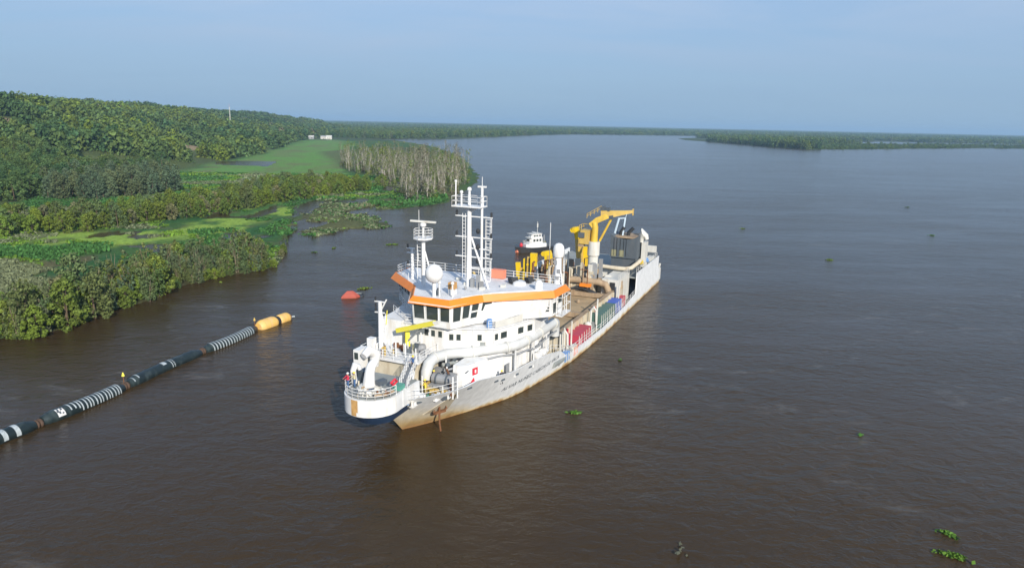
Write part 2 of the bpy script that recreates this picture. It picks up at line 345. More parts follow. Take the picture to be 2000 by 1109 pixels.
def build_ground():
    nt_, ny = 420, 520
    yy = 55 * (15500 / 55) ** (np.linspace(0, 1, ny))
    tt = np.sinh(np.linspace(-1.7, 1.7, nt_)) / math.sinh(1.7) * 1.25
    T, Y = np.meshgrid(tt, yy); X = T * (Y + 20)
    x = X.ravel(); y = Y.ravel()
    z = ground_h(x, y)
    idx = np.arange(nt_ * ny).reshape(ny, nt_)
    q = np.stack([idx[:-1, :-1], idx[:-1, 1:], idx[1:, 1:], idx[1:, :-1]], -1).reshape(-1, 4)
    keep = (z[q].max(1) > -1.2)
    q = q[keep]
    used = np.unique(q); remap = np.full(nt_ * ny, -1); remap[used] = np.arange(len(used)); q = remap[q]
    x, y, z = x[used], y[used], z[used]
    me = bpy.data.meshes.new('ground')
    me.vertices.add(len(x)); me.vertices.foreach_set('co', np.stack([x, y, z], -1).ravel().astype(np.float32))
    me.loops.add(q.size); me.loops.foreach_set('vertex_index', q.ravel().astype(np.int32))
    me.polygons.add(len(q)); me.polygons.foreach_set('loop_start', np.arange(0, q.size, 4, dtype=np.int32))
    me.update(calc_edges=True); me.validate()
    me.polygons.foreach_set('use_smooth', [True] * len(me.polygons))
    # what grows where, as the plants' own colours
    n1 = fbm(x, y, 14, 4, 51); n2 = fbm(x * 1.6, y * 0.7, 22, 4, 61); n3 = fbm(x, y, 4, 3, 71)
    def lay(c, col, m): m = np.clip(m, 0, 1)[:, None]; return c * (1 - m) + np.array(col) * m
    c = np.tile(np.array([0.055, 0.12, 0.030]), (len(x), 1))
    c = lay(c, (0.032, 0.105, 0.028), sstep(0.45, 0.62, n1))
    c = lay(c, (0.105, 0.155, 0.035), sstep(0.52, 0.68, n2) * 0.9)
    c = lay(c, (0.13, 0.13, 0.055), sstep(0.6, 0.75, n3) * 0.5)
    d1 = np.maximum(sdist(x, y, DUCK), sdist(x, y, DUCK2) * 0.9)
    c = lay(c, (0.245, 0.365, 0.058), sstep(-5, 3, d1 + (n2 - 0.5) * 34) * (1 - 0.85 * sstep(0.56, 0.64, n1)))
    mt = sdist(x, y, MAT); c = lay(c, (0.115, 0.115, 0.045), sstep(-8, 4, mt + (n1 - .5) * 20) * 0.85)
    c = lay(c, (0.14, 0.11, 0.055), sstep(0.60, 0.70, fbm(x, y * 0.5, 18, 4, 55)) * 0.75 * (y < 340))
    md = sdist(x, y, MEADOW); c = lay(c, (0.125, 0.262, 0.055), sstep(-10, 12, md + (n2 - .5) * 40))
    c = lay(c, (0.15, 0.20, 0.07), sstep(-5, 10, md) * sstep(0.50, 0.66, n2) * 0.8)
    c = lay(c, (0.16, 0.14, 0.075), sstep(-5, 10, md) * sstep(0.56, 0.70, n1) * 0.5)
    c = lay(c, (0.13, 0.10, 0.06), sstep(-5, 10, md) * sstep(-35, 5, x + 0.125 * y + 20) * 0.6)
    gr = sdist(x, y, GROVE); c = lay(c, (0.10, 0.105, 0.045), sstep(-6, 10, gr) * 0.75)
    hl = hill_inland(x, y); c = lay(c, (0.08, 0.105, 0.035), sstep(-8, 6, hl) * (y > 200))
    c = lay(c, (0.10, 0.125, 0.04), sstep(5, 30, hl) * sstep(0.45, 0.6, n1) * 0.8)
    c = lay(c, (0.30, 0.22, 0.13), sstep(5, 30, hl) * sstep(0.55, 0.66, fbm(x, y, 60, 3, 45)) * 0.9)
    far = sstep(1150, 1350, y - x * 0.2); c = lay(c, (0.06, 0.085, 0.035), far)
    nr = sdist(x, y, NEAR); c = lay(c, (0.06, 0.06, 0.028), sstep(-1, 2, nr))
    shore = sstep(0.22, 0.0, z); c = lay(c, (0.09, 0.075, 0.045), shore * 0.6)
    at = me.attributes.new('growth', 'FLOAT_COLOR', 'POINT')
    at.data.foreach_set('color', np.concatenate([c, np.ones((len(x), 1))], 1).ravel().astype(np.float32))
    m, t, b = new_mat('marsh_ground')
    n = t.nodes.new; l = t.links.new
    va = n('ShaderNodeVertexColor'); va.layer_name = 'growth'
    tc_ = n('ShaderNodeTexCoord')
    a = n('ShaderNodeTexNoise'); a.inputs['Scale'].default_value = 0.9; a.inputs['Detail'].default_value = 8; a.inputs['Roughness'].default_value = 0.7
    l(tc_.outputs['Object'], a.inputs['Vector'])
    r = n('ShaderNodeMapRange'); r.inputs['From Min'].default_value = 0.28; r.inputs['From Max'].default_value = 0.72; r.inputs['To Min'].default_value = 0.45; r.inputs['To Max'].default_value = 1.5
    l(a.outputs['Fac'], r.inputs['Value'])
    k = n('ShaderNodeMix'); k.data_type = 'RGBA'; k.blend_type = 'MULTIPLY'; k.inputs['Factor'].default_value = 1
    l(va.outputs['Color'], k.inputs['A']); l(r.outputs[0], k.inputs['B']); l(k.outputs['Result'], b.inputs['Base Color'])
    b.inputs['Roughness'].default_value = 0.9; b.inputs['Specular IOR Level'].default_value = 0.15
    bp = n('ShaderNodeBump'); bp.inputs['Strength'].default_value = 0.9; bp.inputs['Distance'].default_value = 0.5
    l(a.outputs['Fac'], bp.inputs['Height']); l(bp.outputs[0], b.inputs['Normal'])
    me.materials.append(m)
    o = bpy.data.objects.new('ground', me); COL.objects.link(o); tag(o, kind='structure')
    return o
build_ground()

# ------------------------------------------------------------------ water
def build_water():
    me = bpy.data.meshes.new('river_water')
    me.from_pydata([(-16000, -400, 0), (16000, -400, 0), (16000, 15500, 0), (-16000, 15500, 0)], [], [(0, 1, 2, 3)])
    m, t, b = new_mat('river_water')
    n = t.nodes.new; l = t.links.new
    co = n('ShaderNodeTexCoord')
    def noise(scale, rot, st, detail, rough=0.5, dist=0.0):
        q = n('ShaderNodeMapping'); q.inputs['Rotation'].default_value = (0, 0, R(rot)); q.inputs['Scale'].default_value = (scale * st[0], scale * st[1], scale)
        l(co.outputs['Object'], q.inputs[0])
        z = n('ShaderNodeTexNoise'); z.inputs['Scale'].default_value = 1; z.inputs['Detail'].default_value = detail; z.inputs['Roughness'].default_value = rough; z.inputs['Distortion'].default_value = dist
        l(q.outputs[0], z.inputs['Vector']); return z.outputs['Fac']
    # wind-driven chop, crests lying across the wind
    w1 = noise(0.75, -14, (0.75, 1.2), 4, 0.6, 0.5)
    w2 = noise(2.3, 14, (0.8, 1.2), 3, 0.65, 0.3)
    w3 = noise(0.22, -30, (0.65, 1.15), 2, 0.5, 0.6)
    s1 = n('ShaderNodeMath'); s1.operation = 'MULTIPLY_ADD'; l(w2, s1.inputs[0]); s1.inputs[1].default_value = 0.30; l(w1, s1.inputs[2])
    s2 = n('ShaderNodeMath'); s2.operation = 'MULTIPLY_ADD'; l(w3, s2.inputs[0]); s2.inputs[1].default_value = 1.2; l(s1.outputs[0], s2.inputs[2])
    # broad gusts and slicks change how rough the surface is
    g1 = noise(0.011, 15, (0.45, 1.5), 6, 0.6, 1.2)
    g2 = noise(0.045, 10, (0.35, 1.6), 5, 0.6, 1.0)
    gm = n('ShaderNodeMath'); gm.operation = 'ADD'; l(g1, gm.inputs[0]); l(g2, gm.inputs[1])
    st = n('ShaderNodeMapRange'); st.inputs['From Min'].default_value = 0.78; st.inputs['From Max'].default_value = 1.25; st.inputs['To Min'].default_value = 0.16; st.inputs['To Max'].default_value = 0.62
    l(gm.outputs[0], st.inputs['Value'])
    bp = n('ShaderNodeBump'); bp.inputs['Distance'].default_value = 0.55
    l(st.outputs[0], bp.inputs['Strength']); l(s2.outputs[0], bp.inputs['Height']); l(bp.outputs[0], b.inputs['Normal'])
    cr = n('ShaderNodeValToRGB')
    cr.color_ramp.elements[0].position = 0.35; cr.color_ramp.elements[0].color = (0.045, 0.028, 0.0115, 1)
    cr.color_ramp.elements[1].position = 0.7; cr.color_ramp.elements[1].color = (0.056, 0.035, 0.0145, 1)
    l(g1, cr.inputs[0])
    # thin lines of foam and slick that the current draws out
    f1 = noise(0.013, 32, (0.5, 1.3), 4, 0.55, 1.5); f2 = noise(0.35, 20, (0.5, 1.2), 6, 0.75, 0.5)
    fa = n('ShaderNodeMath'); fa.operation = 'SUBTRACT'; l(f1, fa.inputs[0]); fa.inputs[1].default_value = 0.5
    fb = n('ShaderNodeMath'); fb.operation = 'ABSOLUTE'; l(fa.outputs[0], fb.inputs[0])
    fc = n('ShaderNodeMapRange'); fc.inputs['From Min'].default_value = 0.020; fc.inputs['From Max'].default_value = 0.0; l(fb.outputs[0], fc.inputs['Value'])
    fd = n('ShaderNodeMapRange'); fd.inputs['From Min'].default_value = 0.52; fd.inputs['From Max'].default_value = 0.72; fd.inputs['To Max'].default_value = 0.30; l(f2, fd.inputs['Value'])
    fe = n('ShaderNodeMath'); fe.operation = 'MULTIPLY'; l(fc.outputs[0], fe.inputs[0]); l(fd.outputs[0], fe.inputs[1])
    fx = n('ShaderNodeMix'); fx.data_type = 'RGBA'; l(fe.outputs[0], fx.inputs['Factor']); l(cr.outputs[0], fx.inputs['A']); fx.inputs['B'].default_value = (0.34, 0.33, 0.31, 1)
    l(fx.outputs['Result'], b.inputs['Base Color'])
    b.inputs['Roughness'].default_value = 0.16; b.inputs['IOR'].default_value = 1.33; b.inputs['Specular IOR Level'].default_value = 0.33
    me.materials.append(m)
    o = bpy.data.objects.new('river_water', me); COL.objects.link(o); tag(o, kind='structure')
build_water()

# ------------------------------------------------------------------ haze: one closed box of even air
def build_haze():
    h = MB().box(-15000, 15000, -300, 15400, -3.0, 95.0).mesh('haze')
    m = bpy.data.materials.new('haze_air'); m.use_nodes = True; t = m.node_tree; t.nodes.clear()
    ou = t.nodes.new('ShaderNodeOutputMaterial'); pv = t.nodes.new('ShaderNodeVolumePrincipled')
    pv.inputs['Color'].default_value = (0.46, 0.70, 0.95, 1); pv.inputs['Density'].default_value = 0.00012; pv.inputs['Anisotropy'].default_value = 0.0
    t.links.new(pv.outputs[0], ou.inputs['Volume'])
    h.materials.append(m); o = bpy.data.objects.new('haze', h); COL.objects.link(o); tag(o, kind='stuff')
build_haze()

# ------------------------------------------------------------------ foliage
def leaf_mat(name, col, hue=0.25, trans=0.15):
    col = tuple(min(1, c * 1.42) for c in col)
    m = bpy.data.materials.new(name); m.use_nodes = True; t = m.node_tree; t.nodes.clear()
    n = t.nodes.new; l = t.links.new
    out = n('ShaderNodeOutputMaterial'); d = n('ShaderNodeBsdfDiffuse'); tr = n('ShaderNodeBsdfTranslucent'); ms = n('ShaderNodeMixShader'); ms.inputs[0].default_value = trans
    oi = n('ShaderNodeObjectInfo'); ge = n('ShaderNodeNewGeometry')
    a = n('ShaderNodeMapRange'); a.inputs['To Min'].default_value = 0.86; a.inputs['To Max'].default_value = 1.15; l(oi.outputs['Random'], a.inputs['Value'])
    b2 = n('ShaderNodeMapRange'); b2.inputs['To Min'].default_value = 0.6; b2.inputs['To Max'].default_value = 1.4; l(ge.outputs['Random Per Island'], b2.inputs['Value'])
    mu = n('ShaderNodeMath'); mu.operation = 'MULTIPLY'; l(a.outputs[0], mu.inputs[0]); l(b2.outputs[0], mu.inputs[1])
    # hue shift from tree to tree: towards yellow or towards blue-green
    wn = n('ShaderNodeTexWhiteNoise'); wn.noise_dimensions = '1D'; l(oi.outputs['Random'], wn.inputs['W'])
    hm = n('ShaderNodeMix'); hm.data_type = 'RGBA'; l(wn.outputs['Value'], hm.inputs['Factor'])
    r, g, b = col
    hm.inputs['A'].default_value = (r * (1 + hue), g * (1 + 0.1 * hue), b * (1 - hue), 1); hm.inputs['B'].default_value = (r * (1 - hue), g, b * (1 + hue), 1)
    k = n('ShaderNodeMix'); k.data_type = 'RGBA'; k.blend_type = 'MULTIPLY'; k.inputs['Factor'].default_value = 1
    l(hm.outputs['Result'], k.inputs['A']); l(mu.outputs[0], k.inputs['B'])
    l(k.outputs['Result'], d.inputs[0]); l(k.outputs['Result'], tr.inputs[0]); l(d.outputs[0], ms.inputs[1]); l(tr.outputs[0], ms.inputs[2]); l(ms.outputs[0], out.inputs[0])
    return m
LM = {
    'willow': leaf_mat('willow_leaves', (0.090, 0.116, 0.045), 0.15),
    'olive': leaf_mat('olive_leaves', (0.098, 0.132, 0.028), 0.10),
    'lime': leaf_mat('yellow_green_leaves', (0.112, 0.158, 0.028), 0.10),
    'grey': leaf_mat('grey_green_leaves', (0.080, 0.106, 0.056), 0.12),
    'deep': leaf_mat('deep_green_leaves', (0.053, 0.091, 0.033), 0.15),
    'mid': leaf_mat('mid_green_leaves', (0.080, 0.119, 0.038), 0.12),
    'dry': leaf_mat('dry_brown_leaves', (0.118, 0.110, 0.070), 0.10),
    'tan': leaf_mat('tan_olive_leaves', (0.120, 0.126, 0.064), 0.10),
    'weed': leaf_mat('water_hyacinth_leaves', (0.085, 0.165, 0.030), 0.2),
    'reed': leaf_mat('marsh_leaves', (0.044, 0.104, 0.028), 0.15),
}
def leaves(centres, radii, per, size, seed, squash=0.0, up=0.25, asp=1.5):
    """leaf-sized quads through the outer shell of every lobe"""
    g = np.random.default_rng(seed)
    P = []; Nn = []
    for c, r in zip(centres, radii):
        d = g.normal(size=(per, 3)); d /= np.linalg.norm(d, axis=1)[:, None]
        rad = g.uniform(0.62, 1.06, (per, 1)) ** 0.8
        P.append(np.array(c) + d * rad * np.array(r)); Nn.append(d)
    P = np.concatenate(P); Nn = np.concatenate(Nn)
    keep = P[:, 2] > 0.05; P = P[keep]; Nn = Nn[keep]
    n = Nn + g.normal(size=Nn.shape) * 0.42 + np.array([0, 0, up]); n /= np.linalg.norm(n, axis=1)[:, None]
    a = np.cross(n, g.normal(size=n.shape)); a /= np.linalg.norm(a, axis=1)[:, None] + 1e-9
    b = np.cross(n, a)
    s = size * g.uniform(0.6, 1.35, (len(P), 1))
    a = a * s * asp / 2; b = b * s / 2
    V = np.stack([P - a - b * 0.5, P + a * 0.2 - b, P + a + b * 0.4, P - a * 0.3 + b], 1).reshape(-1, 3)
    F = np.arange(len(V)).reshape(-1, 4)
    return V, F
def raw_mesh(name, V, F, material):
    me = bpy.data.meshes.new(name)
    me.vertices.add(len(V)); me.vertices.foreach_set('co', np.asarray(V, np.float32).ravel())
    k = F.shape[1]
    me.loops.add(F.size); me.loops.foreach_set('vertex_index', F.ravel().astype(np.int32))
    me.polygons.add(len(F)); me.polygons.foreach_set('loop_start', np.arange(0, F.size, k, dtype=np.int32))
    me.update(calc_edges=True); me.materials.append(material); return me
def crown_lobes(seed, h, w, base, n, lob, top=0.55):
    g = np.random.default_rng(seed); C = []; Rr = []
    for i in range(n):
        t = (i + g.uniform(0.2, 0.8)) / n
        z = base + (h - base) * t
        env = w / 2 * (math.sin(math.pi * min(1, 0.18 + 0.80 * t)) ** 0.6) * (1.0 if t < 0.7 else top + (1 - top) * (1 - t) / 0.3)
        a = i * 2.4 + g.uniform(0, 1.2); q = env * math.sqrt(g.uniform(0.15, 0.95))
        r = lob * g.uniform(0.7, 1.25)
        C.append((math.cos(a) * q, math.sin(a) * q, z - r * 0.3)); Rr.append((r, r, r * g.uniform(0.7, 1.0)))
    return C, Rr
def trunk_mesh(name, seed, h, r, nlimb, material, stems=1, lean=0.05, top=0.85, limb_len=0.35, limb_up=0.9, start=0.3):
    g = random.Random(seed); m = MB()
    for s in range(stems):
        a = g.uniform(0, 6.28); ln = lean * h * g.uniform(0.4, 1.2)
        p = [Vector((math.cos(a) * ln * t * t + g.uniform(-.01, .01) * h + (0.15 * math.cos(a) if stems > 1 else 0), math.sin(a) * ln * t * t + (0.15 * math.sin(a) if stems > 1 else 0), h * top * t - (0.4 if t == 0 else 0))) for t in (0, 0.25, 0.5, 0.75, 1)]
        m.pipe(p, [r, r * 0.82, r * 0.62, r * 0.4, r * 0.15], 6)
        for i in range(nlimb):
            t = g.uniform(start, 0.92); q = p[int(t * 4)].lerp(p[min(4, int(t * 4) + 1)], t * 4 - int(t * 4))
            b = g.uniform(0, 6.28); le = limb_len * h * g.uniform(0.5, 1.1) * (1.15 - t)
            d = Vector((math.cos(b), math.sin(b), limb_up * g.uniform(0.7, 1.3))).normalized() * le
            m.pipe([q, q + d * 0.5 + Vector((0, 0, -le * 0.04)), q + d + Vector((0, 0, le * 0.12))], [r * 0.33 * (1.2 - t), r * 0.22 * (1.2 - t), r * 0.07], 4)
    me = m.mesh(name, smooth=True); me.materials.append(material); return me
def ground_at(x, y): return float(ground_h(np.array([x]), np.array([y]))[0])
TREES = {}
def tree_kind(name, crowns, trunks):
    TREES[name] = (crowns, trunks)
def plant_tree(name, x, y, z, sc, rz, kind, label, cat, group, ci=None, sz=None):
    crowns, trunks = TREES[kind]
    ci = random.randrange(len(crowns)) if ci is None else ci % len(crowns)
    o = bpy.data.objects.new(name, None); o.location = (x, y, z); o.rotation_euler = (0, 0, rz); o.scale = (sc, sc, sz or sc); o.empty_display_size = 0.2
    COL.objects.link(o)
    for nm, me in (('crown', crowns[ci]), ('trunk', trunks[ci % len(trunks)])):
        if me is None: continue
        c = bpy.data.objects.new(nm, me); c.parent = o; COL.objects.link(c)
    tag(o, label, cat, group); return o
def crown(kind_, seed, h, w, base, n, lob, per, size, material, up=0.25):
    C, Rr = crown_lobes(seed, h, w, base, n, lob)
    V, F = leaves(C, Rr, per, size, seed + 100, up=up)
    return raw_mesh('crown', V, F, material)
# near bank willows: feathery upright stems, down to the ground
cs = []; ts = []
def willow_crown(seed, h, w, nst, per, size, material):
    g_ = np.random.default_rng(seed); C = []; Rr = []
    for k in range(nst):
        a = g_.uniform(0, 6.28); q = w / 2 * math.sqrt(g_.uniform(0.02, 1)); top = h * (1 - 0.42 * (q / (w / 2)) ** 1.5) * g_.uniform(0.78, 1.05)
        lx, ly = g_.normal() * .07, g_.normal() * .07; z = h * g_.uniform(0.06, 0.22)
        while z < top:
            f = z / top; r = h * 0.068 * g_.uniform(0.6, 1.45) * (1.25 - 0.7 * f)
            C.append((math.cos(a) * q * (.75 + .35 * f) + lx * z + g_.normal() * .30, math.sin(a) * q * (.75 + .35 * f) + ly * z + g_.normal() * .30, z)); Rr.append((r, r, r * 1.15)); z += r * g_.uniform(1.3, 2.4)
    V, F = leaves(C, Rr, per, size, seed + 50, up=0.15, asp=1.7)
    return raw_mesh('crown', V, F, material)
M['willowbark'] = mat('willow_bark', (0.24, 0.19, 0.125), 0.9, var=0.25, scale=2)
for i, mk in enumerate(('willow', 'willow', 'grey', 'olive', 'willow', 'lime', 'grey', 'mid')):
    h = (8.0, 7.0, 8.6, 6.2, 7.6, 5.0, 7.2, 7.8)[i]
    cs.append(willow_crown(200 + i, h, h * (0.46, 0.4, 0.42, 0.6, 0.38, 0.7, 0.5, 0.55)[i], 9, 26, 0.23, LM[mk])); ts.append(trunk_mesh('trunk', 300 + i, h, 0.10, 6, M['willowbark'], stems=3, lean=0.16))
tree_kind('willow', cs, ts)
cs = []; ts = []
for i, mk in enumerate(('olive', 'olive', 'tan', 'willow', 'lime', 'mid')):
    h = (5.6, 6.6, 5.0, 7.4, 5.2, 6.2)[i]
    cs.append(crown('s', 400 + i, h, h * 0.78, 0.3, 34, h * 0.10, 62, 0.23, LM[mk])); ts.append(trunk_mesh('trunk', 450 + i, h, 0.12, 5, M['bark'], stems=2, lean=0.1))
tree_kind('scrub', cs, ts)
cs = []; ts = []
for i in range(4):
    h = (10.5, 9.2, 11.2, 8.6)[i]
    cs.append(crown('g', 500 + i, h, h * 0.5, 0.8, 30, h * 0.09, 46, 0.36, LM['grey'])); ts.append(trunk_mesh('trunk', 550 + i, h, 0.16, 5, M['bark'], lean=0.06))
tree_kind('greyw', cs, ts)
cs = []; ts = []
for i in range(6):
    h = (15.5, 14, 17, 13, 16, 14.5)[i]; g = np.random.default_rng(600 + i)
    C = [(g.normal() * 0.9, g.normal() * 0.9, h * t) for t in np.linspace(0.42, 0.98, 13)]
    V, F = leaves(C, [(0.95, 0.95, 1.15)] * 13, 7 if i % 2 else 14, 0.36, 650 + i)
    C2 = [(g.normal() * 1.0, g.normal() * 1.0, t) for t in np.linspace(0.5, 3.2, 5)]
    V2, F2 = leaves(C2, [(1.1, 1.1, 0.9)] * 5, 26, 0.42, 660 + i)
    cs.append(raw_mesh('crown', np.concatenate([V, V2]), np.concatenate([F, F2 + len(V)]), LM[('tan', 'olive', 'dry')[i % 3]]))
    ts.append(trunk_mesh('trunk', 680 + i, h, (0.13, 0.16, 0.12, 0.15, 0.11, 0.14)[i], 24, M['palebark'], lean=(0.08, 0.18, 0.05, 0.12, 0.22, 0.10)[i], top=0.97, limb_len=0.30, limb_up=2.1, start=0.22))
tree_kind('poplar', cs, ts)
cs = []; ts = []
HM = ('deep', 'mid', 'deep', 'mid', 'olive', 'mid', 'lime', 'deep', 'dry', 'grey', 'deep', 'mid')
for i, mk in enumerate(HM):
    h = (10, 9, 11.5, 8.5, 8, 10.5, 7.5, 9.5, 8, 9.5, 12, 8)[i]
    cs.append(crown('h', 700 + i, h, h * (0.95, 1.15, 0.8, 1.0)[i % 4], 0.5, 30, h * 0.115, 48, 0.38, LM[mk], up=0.35)); ts.append(trunk_mesh('trunk', 750 + i, h, 0.2, 5, M['bark'], lean=0.05))
tree_kind('hill', cs, ts)

def scatter(poly, spacing, seed, jitter=0.42, ymax=None):
    g = random.Random(seed); xs = [p[0] for p in poly]; ys = [p[1] for p in poly]
    P = []; y = min(ys); k = 0
    while y < max(ys):
        x = min(xs) + (k % 2) * spacing / 2
        while x < max(xs):
            P.append((x + g.uniform(-jitter, jitter) * spacing, y + g.uniform(-jitter, jitter) * spacing)); x += spacing
        y += spacing * 0.87; k += 1
    A = np.array(P); return A[pts_in_poly(A[:, 0], A[:, 1], poly)]
rr = random.Random(11)
for k in range(46):
    i_ = rr.randrange(2, 15); p_ = Vector(SHORE[i_]).lerp(Vector(SHORE[i_ + 1]), rr.random()) + Vector((rr.uniform(-.6, 1.1), rr.uniform(-.8, .4)))
    plant_tree('bank_bush', p_.x, p_.y, -0.1, rr.uniform(0.25, 0.5), rr.uniform(0, 6.28), 'scrub', 'low bush hanging over the water at the foot of the near bank willows', 'bush', 'low bushes along the near waterline')
WK = ('grey green willow', 'grey green willow', 'grey leaved willow', 'olive willow', 'grey green willow', 'low yellow green willow', 'grey leaved willow', 'dark green willow')
for x, y in scatter(NEAR, 2.15, 3):
    z = max(0.0, ground_at(x, y)) - 0.05
    ci = rr.choice((0, 0, 1, 2, 2, 3, 4, 4, 5, 6, 6, 7))
    st_ = 'at the left frame edge' if y < 101 else 'level with the ringed hose' if y < 118 else 'level with the yellow float' if y < 138 else 'level with the red buoy' if y < 152 else 'at the tip of the point'
    row = 'water side' if float(edge_dist(np.array([x]), np.array([y]), SHORE, False)[0]) < 3.2 else 'back row'
    lb = '%s on the near bank, %s, %s' % (WK[ci], row, st_)
    lump = float(fbm(np.array([x]), np.array([y]), 9, 2, 13)[0])
    if rr.random() < (0.28 if y < 118 else 0.14):
        plant_tree('willow_tree', x, y, z, rr.uniform(0.75, 1.25) * (0.65 + 0.75 * lump), rr.uniform(0, 6.28), 'scrub', 'rounded bushy willow on the near bank, %s, %s' % (row, st_), 'willow tree', 'near bank: rounded, %s, %s' % (row, st_)); continue
    plant_tree('willow_tree', x, y, z, rr.uniform(0.62, 1.10) * (0.82 if row == 'water side' else 1.0) * (0.6 + 0.85 * lump), rr.uniform(0, 6.28), 'willow', lb, 'willow tree', 'near bank: ' + lb, ci)
SK = ('olive shrub', 'olive shrub', 'tan shrub', 'grey green shrub', 'yellow green shrub', 'mid green shrub')
A = scatter(SCRUB, 4.9, 5); A = A[np.argsort(A[:, 1])]
for x, y in A[:300]:
    ci = rr.choice((0, 0, 1, 1, 2, 3, 4, 5)) if x < -100 else rr.choice((0, 0, 1, 1, 2, 4))
    st_ = 'at its left end' if y < 225 else 'left of its middle' if y < 270 else 'right of its middle' if y < 320 else 'at its right end by the poplars'
    e_ = float(edge_dist(np.array([x]), np.array([y]), SCRUB[:10], False)[0]); row = 'front edge' if e_ < 7 else 'inner part'
    lb = '%s in the marsh thicket, %s, %s' % (SK[ci], row, st_)
    plant_tree('marsh_shrub', x, y, max(0, ground_at(x, y)) - 0.05, rr.uniform(0.75, 1.2), rr.uniform(0, 6.28), 'scrub', lb, 'shrub', 'thicket: ' + lb, ci)
for x, y in scatter(GREYW, 6.2, 6):
    f_ = 'front row' if y < 250 + (x + 220) * 0.1 + 45 else 'back rows'; lr = 'left third' if x < -197 else 'middle' if x < -174 else 'right third'
    lb = 'tall grey green willow in the dark clump below the hill, %s, %s' % (f_, lr)
    plant_tree('grey_willow', x, y, max(0, ground_at(x, y)) - 0.1, rr.uniform(0.8, 1.1), rr.uniform(0, 6.28), 'greyw', lb, 'willow tree', 'dark clump: ' + lb)
A = scatter(GROVE, 6.6, 8, 0.5); A = A[(fbm(A[:, 0], A[:, 1], 22, 3, 67) > 0.43)]; A = A[np.argsort(A[:, 1])][:300]
for x, y in A:
    z = max(-0.2, ground_at(x, y)) - 0.1
    f_ = 'front rank at the water' if y < 335 else 'second rank' if y < 390 else 'middle' if y < 470 else 'far part'
    lr = 'river side' if x / y > -0.125 else 'land side'
    lb = 'pale trunked nearly leafless poplar, %s of the flooded grove, %s' % (f_, lr)
    plant_tree('bare_poplar', x, y, z, rr.uniform(0.58, 1.25), rr.uniform(0, 6.28), 'poplar', lb, 'poplar tree', 'grove: ' + lb)
# ------------------------------------------------------------------ wooded hill: nearest trees one by one, the rest as one wood
def hill_spots():
    g = np.random.default_rng(31); P = []
    y = 200.0
    while y < 2300:
        sp = 5.4 + max(0, (y - 300)) * 0.0052
        xb = float(np.interp(y, HB_Y, HB_X)); xl = -(y + 40) * 0.86 - 30
        x = xb - 2
        while x > max(xl, xb - 900):
            P.append((x + g.uniform(-.45, .45) * sp, y + g.uniform(-.45, .45) * sp, sp)); x -= sp
        y += sp * 0.9
    return np.array(P)
HS = hill_spots()
HZ = ground_h(HS[:, 0], HS[:, 1])
ok = HZ > 0.1
HS = HS[ok]; HZ = HZ[ok]
# clearings: an eroded path and a few grassy breaks between the trees
cl = fbm(HS[:, 0], HS[:, 1], 45, 3, 81)
brk = fbm(HS[:, 0], HS[:, 1], 60, 3, 45); ok = (cl < 0.60) & ~((brk > 0.60) & (HZ > 5) & (HZ < 31)); HS = HS[ok]; HZ = HZ[ok]
tone = fbm(HS[:, 0], HS[:, 1], 150, 4, 91)
low = np.clip(1 - HZ / 35, 0, 1)
g = np.random.default_rng(5)
pick = np.zeros(len(HS), int)
for i in range(len(HS)):
    u = 0.5 + (tone[i] - 0.5) * 1.9 + g.normal() * 0.07 + (0.06 if HZ[i] > 24 else -0.03)
    if g.random() < 0.008: pick[i] = 8
    elif u > 0.56: pick[i] = g.choice((0, 2, 7, 10, 0, 1))
    elif u > 0.44: pick[i] = g.choice((1, 3, 5, 11, 0, 2, 7))
    else: pick[i] = g.choice((4, 6, 1, 5, 4, 3, 11, 1))
dist = np.hypot(HS[:, 0], HS[:, 1])
vis = np.abs(HS[:, 0] / HS[:, 1] + 0.0) < 0.80
order = np.argsort(np.where(vis, dist, 1e9))
NEARH = order[:300]
HL = {'deep': 'dark green broad tree at the hill foot', 'mid': 'mid green broad tree at the hill foot', 'olive': 'olive yellow broad tree at the hill foot', 'lime': 'bright yellow green tree at the hill foot', 'dry': 'dry brown crowned tree at the hill foot', 'grey': 'grey green broad tree at the hill foot'}
for i in NEARH:
    k = int(pick[i]); s_ = HS[i, 2] / 5.6 * g.uniform(0.75, 1.15)
    wh_ = 'below the grey clump at left' if HS[i, 1] < 290 else 'behind the grey willow clump' if HS[i, 1] < 350 else 'beside the green meadow'
    lb = HL[HM[k]] + ', ' + wh_
    plant_tree('hill_tree', HS[i, 0], HS[i, 1], HZ[i] - 0.1, min(1.1, s_), g.uniform(0, 6.28), 'hill', lb, 'hillside tree', 'hill foot: ' + lb, k)

